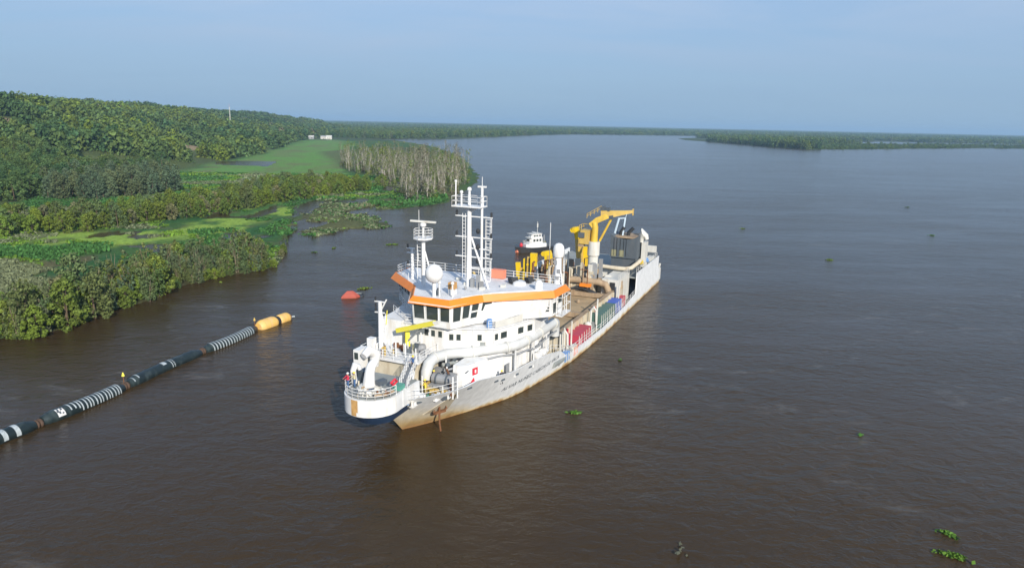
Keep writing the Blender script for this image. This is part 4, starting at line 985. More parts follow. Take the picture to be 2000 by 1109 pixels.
sp(MB().prism([(7.5, -4.3), (7.5, 1.3), (8.8, 4.6), (10.0, 6.9), (16.7, 9.5), (22.5, 9.3), (22.5, -9.3), (16.7, -9.5), (10.5, -7.9)], 10.0, 10.12), 'bridge_deck', 'roofdeck', upper)
sp(MB().rails([(9.5, 6.2, 10.12), (10.1, 6.8, 10.12), (16.6, 9.35, 10.12), (21.5, 9.2, 10.12)], 1.0, 3, 0.03, 1.5), 'railing', 'white', upper)
sp(MB().rails([(10.6, -7.8, 10.12), (7.6, -4.2, 10.12), (7.6, -2.9, 10.12)], 1.0, 3, 0.03, 1.2), 'railing', 'white', upper)
sp(MB().add([(10.05, 6.82, 10.2), (14.5, 8.52, 10.2), (14.5, 8.52, 11.0), (10.05, 6.82, 11.0), (10.03, 6.86, 10.2), (14.48, 8.56, 10.2), (14.48, 8.56, 11.0), (10.03, 6.86, 11.0)], [(0, 1, 2, 3), (7, 6, 5, 4), (0, 4, 5, 1), (1, 5, 6, 2), (2, 6, 7, 3), (3, 7, 4, 0)]), 'wind_screen', 'offwhite', upper)
sp(MB().lathe((10.4, 5.9, 10.12), [(0.36, 0), (0.36, 0.95), (0.2, 1.05)], 12), 'paint_drum', 'skyblue', upper, smooth=True)
# deck house on the starboard front, carrying the foremast pole
sp(MB().prism([(7.2, -7.4), (7.2, -4.4), (10.4, -4.4), (10.4, -7.7)], 7.1, 10.3), 'side_house', 'white')

# ---- wheelhouse
WB = [(20.8, -11.5), (17.6, -11.2), (10.4, -4.1), (6.9, -2.55), (6.9, 2.55), (10.4, 4.1), (17.6, 11.2), (20.8, 11.5)]
WT = [(20.8, -11.55), (16.95, -11.3), (10.85, -4.5), (6.75, -2.65), (6.75, 2.65), (10.85, 4.5), (16.95, 11.3), (20.8, 11.55)]
Z0, Z1 = 10.3, 13.1
WBl = [(20.8, -9.5), (17.6, -9.2), (10.8, -3.6), (7.3, -2.2), (7.3, 2.2), (10.8, 3.6), (17.6, 9.2), (20.8, 9.5)]
wh = MB(); wh.prism(WB, Z0, Z1, WT); wh.prism(WBl, 10.05, Z0 - 0.01, WB)
wheel = sp(wh, 'wheelhouse', 'white')
def ww(i, s0, s1, t0, t1, mt='glass'):
    A0 = Vector((*WB[i], Z0)); B0 = Vector((*WB[i + 1], Z0)); A1 = Vector((*WT[i], Z1)); B1 = Vector((*WT[i + 1], Z1))
    nrm = (B0 - A0).cross(A1 - A0).normalized()
    mid = (A0 + B0) / 2 - Vector((16, 0, 0)); mid.z = 0
    if nrm.dot(mid) < 0: nrm = -nrm
    def pt(s, t, o_): return A0.lerp(B0, s).lerp(A1.lerp(B1, s), t) + nrm * o_
    def slab(a, b_, c, d, o0, o1):
        P = [tuple(pt(s, t, o_)) for o_ in (o0, o1) for s, t in ((a, c), (b_, c), (b_, d), (a, d))]
        return MB().add(P, [(0, 1, 2, 3), (7, 6, 5, 4), (0, 4, 5, 1), (1, 5, 6, 2), (2, 6, 7, 3), (3, 7, 4, 0)])
    ln = (B0 - A0).length; e = 0.07 / ln; eh = 0.07 / (Z1 - Z0)
    fr = MB()
    for q in ((s0 - e, s0, t0 - eh, t1 + eh), (s1, s1 + e, t0 - eh, t1 + eh), (s0, s1, t0 - eh, t0), (s0, s1, t1, t1 + eh)):
        m_ = slab(*q, -0.02, 0.07); fr.add(m_.v, m_.f)
    f = sp(fr, 'window_frame', 'white', wheel)
    sp(slab(s0, s1, t0, t1, -0.03, 0.015), 'pane', mt, f)
for s0, s1 in ((0.04, 0.31), (0.37, 0.67), (0.73, 0.96)): ww(3, s0, s1, 0.30, 0.95)
for i, fl in ((4, False), (2, True)):
    for s0, s1, t0, t1 in ((0.06, 0.33, 0.30, 0.95), (0.40, 0.64, 0.36, 0.95), (0.71, 0.95, 0.62, 0.95), (0.71, 0.95, 0.30, 0.55)):
        if fl: s0, s1 = 1 - s1, 1 - s0
        ww(i, s0, s1, t0, t1)
for i, fl in ((5, False), (1, True)):
    for k in range(6):
        s0, s1 = 0.03 + k * 0.162, 0.03 + k * 0.162 + 0.128
        t0, t1 = 0.56, 0.94
        if fl: s0, s1 = 1 - s1, 1 - s0
        ww(i, s0, s1, t0, t1)
    s0, s1 = (0.84, 0.965) if not fl else (0.035, 0.16)
    ww(i, s0, s1, 0.40, 0.50); ww(i, s0, s1, 0.27, 0.36)
ww(6, 0.1, 0.45, 0.12, 0.62); ww(6, 0.55, 0.9, 0.5, 0.92)
ww(0, 0.1, 0.45, 0.4, 0.92, 'tealglass'); ww(0, 0.55, 0.9, 0.4, 0.92, 'tealglass')
# wing platform gallery at the port end
sp(MB().rails([(18.4, 11.5, 10.35), (18.4, 12.3, 10.35), (21.6, 12.3, 10.35), (21.6, 11.5, 10.35)], 2.3, 2, 0.05, 1.6), 'wing_railing', 'white', wheel)
sp(MB().box(18.3, 21.7, 11.5, 12.35, 10.2, 10.34), 'wing_step', 'white', wheel)
sp(MB().rails([(9.9, -4.6, 10.12), (16.0, -10.4, 10.12)], 1.0, 3, 0.03, 1.2), 'railing', 'white', wheel)
# orange fascia and roof
FL = [(21.9, -12.2), (16.4, -12.0), (11.0, -5.5), (6.25, -2.95), (6.25, 2.75), (10.8, 4.95), (16.7, 11.9), (21.9, 12.15)]
FU = [(21.0, -11.6), (16.6, -11.35), (11.2, -4.95), (6.65, -2.45), (6.75, 2.4), (11.05, 4.6), (17.1, 11.6), (21.0, 11.75)]
ZL, ZU = 13.0, 13.85
for i in range(7):
    a, b_, c, d = Vector((*FL[i], ZL)), Vector((*FL[i + 1], ZL)), Vector((*FU[i + 1], ZU)), Vector((*FU[i], ZU))
    inn = [p + (Vector((15, 0, 13)) - p).normalized() * 0.12 for p in (a, b_, c, d)]
    P = [tuple(p) for p in (a, b_, c, d)] + [tuple(p) for p in inn]
    sp(MB().add(P, [(0, 1, 2, 3), (7, 6, 5, 4), (0, 4, 5, 1), (1, 5, 6, 2), (2, 6, 7, 3), (3, 7, 4, 0)]), 'fascia_panel', 'orange', wheel)
RF = [(p[0] + 0.1 if p[0] < 20 else p[0], p[1] * 0.985) for p in FU]
roof = sp(MB().prism(RF, 13.55, 13.8), 'roof', 'roofdeck', wheel)
sp(MB().prism([(p[0] + (0.06 if p[0] < 20 else 0.02), p[1] * 0.98) for p in FL], 13.1, 13.2), 'ceiling_soffit', 'white', wheel)
rr_ = [(20.9, 11.4), (20.9, -11.2), (16.7, -11.0), (13.2, -7.1)]
sp(MB().rails([(u, v, 13.8) for u, v in rr_], 1.05, 3, 0.035, 1.7), 'roof_railing', 'white', wheel)
# things bolted to the roof
sp(MB().box(9.2, 10.0, 0.9, 1.7, 14.5, 15.3), 'signal_box', mat('ochre_paint', (0.55, 0.30, 0.10), 0.6), wheel)
sp(MB().box(9.2, 9.35, 0.95, 1.65, 13.8, 14.5).box(9.85, 10.0, 0.95, 1.65, 13.8, 14.5), 'box_stand', 'white', wheel)
for (u, v) in ((8.2, -0.6), (8.0, 0.4), (8.3, 2.0)): 
    sp(MB().tube((u, v, 13.8), (u, v, 15.4), 0.10, 8).ball((u, v, 15.5), 0.22, 8, 6), 'search_light', 'white', wheel)
sp(MB().lathe((8.4, 0.0, 13.8), [(0.25, 0), (0.3, 0.5), (0.1, 0.9)], 8), 'fire_monitor', 'slate', wheel)
for (u, v, a, b_, c) in ((18.2, 5.6, 0.5, 0.4, 0.8), (19.6, 7.2, 0.4, 0.5, 0.7), (18.8, 5.0, 0.3, 0.3, 0.5)):
    sp(MB().obox((u, v, 13.8 + c / 2 + 0.1), ((1, .7, 0), (-.7, 1, .3), (0, -.3, 1)), (a, b_, c / 2)), 'flood_light', 'black', wheel)
sp(MB().lathe((18.2, 6.4, 13.8), [(0.9, 0), (0.85, 0.35), (0.4, 0.5)], 14), 'roof_hatch', 'white', wheel, smooth=True)
sp(MB().lathe((16.9, 9.6, 13.8), [(0.5, 0), (0.5, 0.9), (0.25, 1.2)], 12), 'roof_vent', 'white', wheel, smooth=True)
sp(MB().box(19.9, 20.8, 1.6, 3.4, 13.85, 15.0), 'life_raft_cradle', 'salmon', wheel)
for u, v in ((12.0, 0.6), (12.6, -0.8), (12.2, 1.7)): sp(MB().ball((u, v, 14.1), 0.2, 8, 6), 'roof_light', 'grey', wheel)
sp(MB().pipe([(8.6, 3.0, 13.83), (12.6, 5.6, 13.83), (16.6, 10.2, 13.83)], 0.06, 5), 'cable_duct', 'white', wheel)
for u, v in ((13.0, 3.2), (14.6, 0.2), (15.6, 4.9), (16.6, -2.0)): sp(MB().box(u, u + .7, v, v + .5, 13.8, 14.15), 'cable_box', 'offwhite', wheel)

# ---- masts
def crossbar(par, u, v0, v1, z): return sp(MB().box(u - 0.09, u + 0.09, v0, v1, z, z + 0.13), 'cross_bar', 'white', par)
mu, mv = 14.6, 0.95
mm = sp(MB().pipe([(mu, mv, 13.8), (mu, mv, 24.0)], [0.36, 0.27], 14), 'main_mast', 'white', smooth=True)
sp(MB().pipe([(mu, mv + 1.75, 14.2), (mu, mv + 1.75, 26.4)], 0.16, 10), 'second_pole', 'white', mm, smooth=True)
sp(MB().tube((mu, mv + 0.3, 20.1), (mu - 0.3, mv + 2.9, 13.8), 0.13, 8), 'mast_brace', 'white', mm)
for z in (22.6, 20.0, 17.5): crossbar(mm, mu, mv - 1.9, mv + 3.2, z)
for z in (18.6, 16.1): crossbar(mm, mu, mv + 0.3, mv + 2.8, z)
crossbar(mm, mu - 0.1, mv - 0.2, mv + 3.0, 14.6)
sp(MB().box(mu - 1.0, mu + 1.0, mv - 2.0, mv + 2.0, 23.85, 24.0).add([(mu, mv - 1.3, 23.85), (mu, mv + 1.3, 23.85), (mu, mv, 22.9), (mu + .1, mv - 1.3, 23.85), (mu + .1, mv + 1.3, 23.85), (mu + .1, mv, 22.9)], [(0, 1, 2), (5, 4, 3), (0, 3, 4, 1), (1, 4, 5, 2), (2, 5, 3, 0)]), 'mast_platform', 'white', mm)
sp(MB().rails([(mu - .95, mv - 1.95, 24), (mu - .95, mv + 1.95, 24), (mu + .95, mv + 1.95, 24), (mu + .95, mv - 1.95, 24), (mu - .95, mv - 1.95, 24)], 1.15, 2, 0.035, 1.2), 'mast_railing', 'white', mm)
for (v, h, r) in ((-1.9, 26.9, 0.09), (-1.1, 25.6, 0.12), (0.0, 26.0, 0.15)):
    sp(MB().tube((mu, mv + v, 24), (mu, mv + v, h), r, 8).ball((mu, mv + v, h), r * 1.9, 8, 6), 'antenna', 'white', mm)
sp(MB().box(mu - .15, mu + .15, mv + 1.2, mv + 2.3, 26.3, 26.5).tube((mu, mv + 1.75, 26.4), (mu, mv + 1.75, 27.6), 0.04, 5), 'antenna', 'white', mm)
lad = MB(); lad.ladder((mu + 0.2, mv + 2.55, 14.6), (mu + 0.2, mv + 2.55, 22.8), 0.7, (0, 1, 0), 0.045, 0.42)
for z in np.arange(15.2, 22.8, 0.9): lad.pipe([(mu + .2 + .45 * math.sin(a), mv + 2.55 + .42 * math.cos(a), z) for a in np.linspace(0.0, 3.14, 6)], 0.03, 4)
for a in (0.6, 1.57, 2.5): lad.tube((mu + .2 + .45 * math.sin(a), mv + 2.55 + .42 * math.cos(a), 15.2), (mu + .2 + .45 * math.sin(a), mv + 2.55 + .42 * math.cos(a), 22.6), 0.025, 4)
sp(lad, 'mast_ladder', 'white', mm)
lad = MB().ladder((mu - 0.1, mv - 0.68, 14.8), (mu - 0.1, mv - 0.68, 23.0), 0.4, (0, 1, 0), 0.04, 0.45); sp(lad, 'mast_ladder', 'white', mm)
for z in (22.75, 20.15, 17.65):
    for v in (-1.75, 3.05): sp(MB().lathe((mu, mv + v, z), [(0.10, 0), (0.14, 0.1), (0.14, 0.5), (0.08, 0.6)], 8), 'navigation_light', 'black', mm)
for z in (20.9, 18.9, 17.1): sp(MB().ball((mu - 0.1, mv + 1.28, z), 0.27, 10, 7, 1.3), 'signal_shape', 'black', mm)
for (du, dv, h) in ((-.8, .6, 1.2), (-.6, 1.3, 1.6), (.5, .9, 1.0), (-.9, 1.9, .9)): sp(MB().box(mu + du, mu + du + .45, mv + dv, mv + dv + .4, 13.8, 13.8 + h), 'mast_cabinet', 'grey', mm)
# radar mast
ru, rv = 11.6, -3.9
rm = sp(MB().pipe([(ru, rv, 13.8), (ru, rv, 19.6)], [0.27, 0.24], 12), 'radar_mast', 'white', smooth=True)
sp(MB().lathe((ru, rv, 19.5), [(0.35, 0), (1.25, 0.35), (1.25, 0.5)], 8), 'mast_platform', 'white', rm)
sp(MB().rails([(ru + 1.2 * math.cos(a), rv + 1.2 * math.sin(a), 20.0) for a in np.linspace(0, 2 * math.pi, 9)], 1.05, 3, 0.035, 2), 'mast_railing', 'white', rm)
sp(MB().tube((ru, rv, 20.0), (ru, rv, 21.4), 0.14, 8).lathe((ru, rv, 21.3), [(0.2, 0), (0.38, 0.15), (0.38, 0.45), (0.2, 0.55)], 10), 'scanner_pedestal', 'white', rm)
sp(MB().obox((ru, rv, 22.0), ((.2, 1, -.02), (1, -.2, 0), (0, 0, 1)), (1.65, 0.14, 0.11)), 'radar_scanner', 'offwhite', rm)
sp(MB().tube((ru, rv + .2, 18.3), (ru - .2, rv + 1.7, 13.8), 0.11, 8), 'mast_brace', 'white', rm)
sp(MB().ladder((ru + .1, rv - .65, 14.2), (ru + .1, rv - .65, 19.6), 0.6, (0, 1, 0), 0.045, 0.42), 'mast_ladder', 'white', rm)
sp(MB().tube((ru, rv - .6, 20), (ru, rv - .6, 23.4), 0.03, 5), 'whip_antenna', 'white', rm)
# small signal mast on the starboard wing
su, sv = 14.6, -7.4
sm_ = sp(MB().pipe([(su, sv, 13.8), (su, sv, 17.9)], [0.26, 0.2], 10), 'signal_mast', 'white', smooth=True)
for z in (17.8, 17.2, 15.6): sp(MB().box(su - .1, su + .1, sv - 0.75, sv + .4, z, z + .12), 'cross_bar', 'white', sm_)
for z in (17.9, 15.72): sp(MB().lathe((su, sv - .65, z), [(0.12, 0), (0.12, 0.45), (0.06, 0.5)], 8), 'navigation_light', 'black', sm_)
sp(MB().ladder((su + .2, sv + .55, 16.2), (su + .2, sv + .55, 17.9), 0.5, (0, 1, 0), 0.04, 0.4), 'mast_ladder', 'white', sm_)
sp(MB().tube((su, sv, 16.4), (su - .1, sv + .9, 13.8), 0.10, 6), 'mast_brace', 'white', sm_)
# radomes
rd = sp(MB().pipe([(7.6, -0.1, 13.8), (7.6, -0.1, 15.6)], [0.22, 0.22], 10), 'radome_post', 'white', smooth=True)
sp(MB().ball((7.6, -0.1, 16.6), 1.08, 22, 14, 1.05), 'radome', 'white', rd, smooth=True)
au, av_ = 21.4, 10.5
tw = sp(MB().pipe([(au, av_, 10.2), (au, av_, 17.3)], [0.62, 0.42], 10), 'satellite_tower', 'white', smooth=True)
for k, z in enumerate((16.6, 15.5, 14.6, 13.4)): sp(MB().obox((au - .42, av_ + (-.2, .25, .1, -.3)[k], z), ((1, 0, 0), (0, 1, 0), (0, 0, 1)), (0.12, 0.2, 0.25)), 'cable_box', 'grey', tw)
sp(MB().pipe([(au - .6, av_ + .9, 13.8), (au - .2, av_ + .3, 16.2)], 0.09, 6), 'tower_strut', 'white', tw); sp(MB().pipe([(au + .3, av_ - 1.0, 13.8), (au, av_ - .3, 16.2)], 0.09, 6), 'tower_strut', 'white', tw)
sp(MB().lathe((au, av_, 17.3), [(0.62, 0), (0.73, 0.3), (0.73, 1.05), (0.63, 1.45), (0.38, 1.72), (0.1, 1.8)], 20), 'radome', 'white', tw, smooth=True)
sp(MB().ladder((au, av_ + .8, 13.8), (au, av_ + .8, 17.2), 0.5, (1, 0, 0), 0.035, 0.4), 'tower_ladder', 'white', tw)
sp(MB().tube((au + 1, av_ - 1.6, 13.8), (au + 1, av_ - 1.6, 21.5), 0.04, 5), 'whip_antenna', 'white', tw)

# ---- foremast pole and small yellow crane
fm = sp(MB().pipe([(3.4, -4.9, 7.1), (3.4, -4.9, 13.6)], [0.30, 0.24], 10), 'fore_pole', 'white', smooth=True)
for z in (13.5, 12.2): sp(MB().box(3.3, 3.5, -5.6, -4.3, z, z + .12), 'cross_bar', 'white', fm)
sp(MB().tube((3.4, -4.85, 12.4), (3.4, -4.0, 13.9), 0.09, 6), 'pole_arm', 'white', fm)
for z in (13.65, 12.9, 12.35): sp(MB().lathe((3.4, -5.5, z), [(0.10, 0), (0.10, 0.4), (0.05, 0.45)], 8), 'navigation_light', 'black', fm)
sp(MB().ladder((3.5, -4.45, 9.3), (3.5, -4.45, 12.2), 0.42, (0, 1, 0), 0.04, 0.4), 'pole_ladder', 'white', fm)
sp(MB().tube((3.4, -4.1, 10.9), (3.5, -4.0, 12.6), 0.05, 5), 'pole_lamp_bracket', 'lemon', fm)
yc = sp(MB().pipe([(6.2, -3.0, 7.1), (6.2, -3.0, 9.5)], [0.34, 0.30], 12), 'store_crane', 'lemon', smooth=True)
sp(MB().beam((6.0, -4.3, 9.45), (4.1, 2.0, 11.75), 0.45, 0.55), 'crane_boom', 'lemon', yc)
sp(MB().obox((4.05, 2.2, 11.8), ((1, 0, 0), (0, 1, .3), (0, -.3, 1)), (0.16, 0.35, 0.22)), 'boom_tip', 'offwhite', yc)
sp(MB().tube((6.1, -3.0, 8.2), (5.4, -0.6, 10.4), 0.12, 8), 'crane_cylinder', 'grey', yc)

# ---- discharge pipe along the port side
dp = [(2.9, 1.5, 5.3), (3.0, 1.5, 6.2), (3.5, 1.5, 6.95), (4.6, 1.6, 7.35), (6.5, 2.3, 7.35), (8.6, 4.6, 7.35), (10.2, 6.3, 7.4), (11.6, 7.7, 7.45), (13.2, 8.5, 7.45), (15, 8.75, 7.45), (19, 9.0, 7.45), (24.2, 9.1, 7.45), (25.2, 9.0, 7.2), (25.6, 8.9, 6.5), (25.6, 8.9, 5.2)]
pipe = sp(MB().pipe(dp, [0.62] * len(dp), 16), 'discharge_pipe', 'pipegrey', smooth=True)
def ring(p, d, r, w=0.09):
    p = Vector(p); d = Vector(d).normalized(); return MB().pipe([p - d * w, p + d * w], r, 16)
for i in (3, 5, 7, 9, 10, 11):
    d = Vector(dp[i + 1]) - Vector(dp[i - 1]); sp(ring(dp[i], d, 0.73), 'pipe_flange', 'offwhite', pipe)
for (u, v) in ((12.2, 8.2), (16.5, 8.9), (20.5, 9.1)): sp(MB().box(u, u + .16, v + .35, v + .5, 3.5, 7.0), 'pipe_support', 'white', pipe)
sp(MB().pipe([(13, 8.95, 6.5), (15, 9.2, 6.4), (16.6, 9.3, 6.0), (18.5, 9.4, 6.0), (20, 9.45, 6.3), (24.2, 9.6, 6.4)], 0.13, 8), 'service_pipe', 'grey', pipe)
sp(MB().pipe([(4.0, 3.2, 6.2), (8.5, 5.8, 6.5), (10.5, 7.2, 6.6), (13, 8.95, 6.5)], 0.13, 8), 'service_pipe', 'grey', pipe)

# ---- fore deck machinery on the port side
wn = sp(MB().box(2.0, 3.6, 2.4, 5.2, 4.4, 5.2), 'anchor_winch', 'grey')
sp(MB().pipe([(2.8, 2.5, 5.7), (2.8, 5.1, 5.7)], 0.55, 12), 'winch_drum', 'grey', wn)
sp(MB().box(1.4, 1.65, 2.0, 5.2, 4.4, 5.0).box(1.65, 3.4, 1.9, 2.1, 4.4, 5.2), 'winch_guard', 'craney', wn)
for v in (3.1, 4.4): sp(MB().pipe([(2.8, v - .06, 5.7), (2.8, v + .06, 5.7)], 0.7, 12), 'winch_flange', 'slate', wn)
sp(MB().pipe([(4.2, 3.4, 6.6), (3.2, 4.4, 6.0), (1.6, 5.4, 5.2), (0.6, 6.0, 4.95)], 0.13, 6), 'mooring_chain', 'rust', wn)
for (u, v) in ((0.4, 1.2), (1.2, 5.4), (0.0, 4.6), (5.2, 3.4), (-2.6, 3.2)):
    bo = sp(MB().box(u - .5, u + .5, v - .22, v + .22, 4.4, 4.52), 'mooring_bollard', 'white'); 
    for q in (-.3, .3): sp(MB().lathe((u + q, v, 4.52), [(0.17, 0), (0.15, 0.5), (0.2, 0.55), (0.2, 0.65)], 10), 'bollard_post', 'white', bo)
sp(MB().box(-2.4, -0.9, 1.2, 2.8, 4.41, 4.46), 'deck_mat', 'greendeck'); sp(MB().box(-0.4, 1.2, 2.9, 4.6, 4.41, 4.46), 'deck_mat', 'greendeck')
sp(MB().obox((-2.2, 2.4, 4.85), ((1, .5, 0), (-.5, 1, 0), (0, 0, 1)), (0.5, 0.45, 0.35)), 'deck_locker', 'skyblue'); sp(MB().lathe((-3.1, 1.6, 4.4), [(0.5, 0), (0.5, 0.8), (0.2, 0.95)], 12), 'deck_vent', 'white')
sp(MB().obox((-1.1, 3.2, 4.85), ((1, .5, 0), (-.5, 1, 0), (0, 0, 1)), (0.35, 0.45, 0.4)), 'deck_locker', 'white')
for (u, v, h) in ((1.0, 6.0, 2.6), (1.5, 6.3, 2.6), (5.6, 2.6, 3.0), (0.7, 2.3, 2.2), (4.0, 3.6, 2.4)): sp(MB().tube((u, v, 4.4), (u, v, 4.4 + h), 0.09, 6), 'deck_post', 'white')
for (u0, v0, u1, v1) in ((3.4, 4.0, 5.0, 5.6), (4.8, 2.0, 6.0, 3.4), (6.6, 2.4, 7.4, 3.6)):
    sp(MB().box(u0, u1 - .5, v0 - .6, v1 - .9, 4.4, 6.0), 'machinery_cover', 'grey')
sp(MB().pipe([(5.0, 2.4, 6.4), (6.2, 3.2, 6.5), (6.8, 4.2, 6.2), (7.2, 4.3, 5.2)], 0.22, 8), 'machinery_pipe', 'deckgrey')
for k, (u, v, r) in enumerate(((6.2, 2.4, .4), (5.0, 3.2, .3), (7.2, 2.8, .35), (8.0, 3.8, .3))): sp(MB().ball((u, v, 6.6), r, 8, 6), 'machinery_cap', 'slate')
# small gear crowding the fore deck, platform and upper deck
for k in range(60):
    g_ = random.Random(300 + k); zone = k % 3
    if zone == 0: u, v, z, par = g_.uniform(0.2, 4.0), g_.uniform(0.8, 5.0), 4.4, ship
    elif zone == 1: u, v, z, par = g_.uniform(4.4, 8.8), g_.uniform(0.7, 3.6), 3.4, ship
    else: u, v, z, par = g_.uniform(2.8, 7.0), g_.uniform(-6.8, 0.0), 7.1, fdo
    t_ = g_.random(); m_ = g_.choice(('white', 'offwhite', 'grey', 'grey', 'slate', 'deckgrey', 'rust', 'craney'))
    if t_ < .35: sp(MB().box(u, u + g_.uniform(.2, .6), v, v + g_.uniform(.2, .6), z, z + g_.uniform(.3, 1.3 if zone else 1.0)), 'deck_fitting', m_, par)
    elif t_ < .65: sp(MB().tube((u, v, z), (u + g_.uniform(-.1, .1), v, z + g_.uniform(1.0, 2.4 if zone else 1.8)), g_.uniform(.04, .1), 6), 'deck_stanchion', g_.choice(('white', 'white', 'offwhite')), par)
    elif t_ < .85: sp(MB().pipe([(u, v, z), (u, v, z + g_.uniform(.6, 1.8)), (u + g_.uniform(-1, 1), v + g_.uniform(-1, 1), z + g_.uniform(.8, 1.9))], g_.uniform(.05, .14), 6), 'deck_pipework', m_, par)
    else: sp(MB().lathe((u, v, z), [(.25, 0), (.25, .5), (.15, .6)], 8), 'deck_valve', m_, par)
for k in range(14):
    g_ = random.Random(380 + k); a = g_.uniform(-1.4, 1.4); r = g_.uniform(1.4, 2.5)
    u = C0[0] - r * math.cos(a); v = C0[1] + r * math.sin(a)
    sp(MB().pipe([(u, v, 6.82), (u, v, 6.9 + g_.uniform(.2, .8)), (u + g_.uniform(-.5, .5), v + g_.uniform(-.5, .5), 6.9 + g_.uniform(.2, .8))], g_.uniform(.05, .13), 6), 'platform_pipework', g_.choice(('mudsteel', 'offwhite', 'rust', 'navy', 'cream')), platform)
sp(MB().rails([(u, hb(u, top_z(u)) - .12, top_z(u)) for u in (-3.6, -2.0, -0.5, 1.0, 2.2)], .9, 2, .03, 1.4), 'bow_railing', 'white', hull)
for (u, v) in ((18.6, 9.1), (20.4, 9.2)):
    cn = sp(MB().box(u - .5, u + .5, v - .35, v + .35, 3.4, 4.0), 'raft_cradle', 'grey')
    sp(MB().pipe([(u - .62, v, 4.5), (u - .5, v, 4.5), (u + .5, v, 4.5), (u + .62, v, 4.5)], [0.35, 0.5, 0.5, 0.35], 14), 'life_raft_canister', 'white', cn, smooth=True)
# ---- hopper
hop = MB()
hop.box(27.5, 66.5, 7.6, 7.9, 0.8, 4.0).box(27.5, 66.5, -7.9, -7.6, 0.8, 4.0).box(27.2, 27.5, -7.9, 7.9, 0.8, 4.6).box(66.5, 66.8, -7.9, 7.9, 0.8, 4.4)
hopper = sp(hop, 'hopper_coaming', 'cream')
load = MB(); nu, nv = 60, 24; vs = []; fs = []
for i in range(nu + 1):
    for j in range(nv + 1):
        u = 27.5 + 39 * i / nu; v = -7.6 + 15.2 * j / nv
        z = 3.1 + 0.55 * (fbm(np.array([u]), np.array([v * 1.5]), 7, 4, 3)[0] - 0.5) - 0.35 * (abs(v) / 7.6) ** 4
        vs.append((u, v, float(z)))
for i in range(nu):
    for j in range(nv): a = i * (nv + 1) + j; fs.append((a, a + 1, a + nv + 2, a + nv + 1))
sp(load.add(vs, fs), 'dredged_load', 'mud', hopper, smooth=True)
for u in (42.8, 57.0): sp(MB().box(u - .45, u + .45, -7.6, 7.6, 3.25, 4.05), 'cross_beam', 'mudsteel', hopper)
for u in np.arange(28.2, 66, 2.1): sp(MB().box(u, u + .14, 7.9, 8.25, 0.8, 3.9), 'coaming_stiffener', 'cream', hopper)
sp(MB().box(27.5, 66.5, 7.45, 8.1, 4.0, 4.14), 'coaming_rail', 'mudsteel', hopper); sp(MB().box(27.5, 66.5, -8.1, -7.45, 4.0, 4.14), 'coaming_rail', 'mudsteel', hopper)
for u, v in ((35.5, 5.2), (47, -2.2), (52, 3.8)): sp(MB().lathe((u, v, 3.2), [(0.35, 0), (0.3, 0.5), (0.12, 0.6)], 8), 'load_probe', 'mudsteel', hopper)
# forward end of the hopper: bulkhead with hatch and pipe stubs
sp(MB().pipe([(26.5, 8.6, 4.8), (26.5, 8.6, 5.5)], 0.75, 16), 'pipe_mouth', 'black', hopper)
for (u, v, h) in ((26.0, 9.6, 4.6), (28.6, 9.3, 4.8), (31.6, 9.4, 5.0), (45.5, 9.2, 5.2), (59.3, 9.2, 4.6)):
    sp(MB().tube((u, v, 0.8), (u, v, 0.8 + h), 0.13, 8), 'deck_post', 'offwhite', hopper)
for u in (29.5, 44.0): sp(MB().pipe([(u, 8.6, 0.8), (u, 8.6, 4.3), (u + .1, 9.0, 4.9), (u + .2, 9.4, 4.3), (u + .2, 9.5, 2.0)], 0.17, 8), 'goose_neck_vent', 'offwhite', hopper)
for u in (33.0, 47.4, 62.0):
    sp(MB().box(u, u + .5, 8.0, 8.3, 2.8, 4.0), 'fire_hose_box', 'red', hopper)
sp(MB().pipe([(23.5, 9.4, 1.6), (26, 9.5, 1.5), (30, 9.5, 1.45), (33.5, 9.45, 1.4)], [0.5, 0.55, 0.55, 0.5], 12), 'deck_pipe', 'deckgrey', hopper, smooth=True)
for (u, v, a, b_, c, m_) in ((24.4, 8.4, .6, .6, 1.6, 'offwhite'), (25.6, 9.2, .5, .5, 1.0, 'grey'), (27.6, 8.6, .7, .4, 1.8, 'cream'), (34.4, 8.4, 1.0, 1.2, 1.3, 'slate'), (43.2, 8.3, 1.4, .9, 1.5, 'deckgrey'), (57.8, 8.4, 1.0, 1.0, 1.2, 'cream'), (63.5, 8.5, 1.0, .9, 1.0, 'cream')):
    sp(MB().box(u, u + a, v, v + b_, 0.8, 0.8 + c), 'deck_locker', m_, hopper)
sp(MB().lathe((42.2, 8.7, 0.8), [(0.7, 0), (0.75, 1.2), (0.5, 1.9), (0.1, 2.1)], 12), 'deck_tank', 'offwhite', hopper, smooth=True)
# bulwark rail on the port side deck
sp(MB().rails([(u, hb(u, 1) - .15, top_z(u)) for u in (23.2, 30, 38, 46, 54, 62, 67.8)], 0.95, 2, 0.03, 2.0), 'side_railing', 'white', hull)
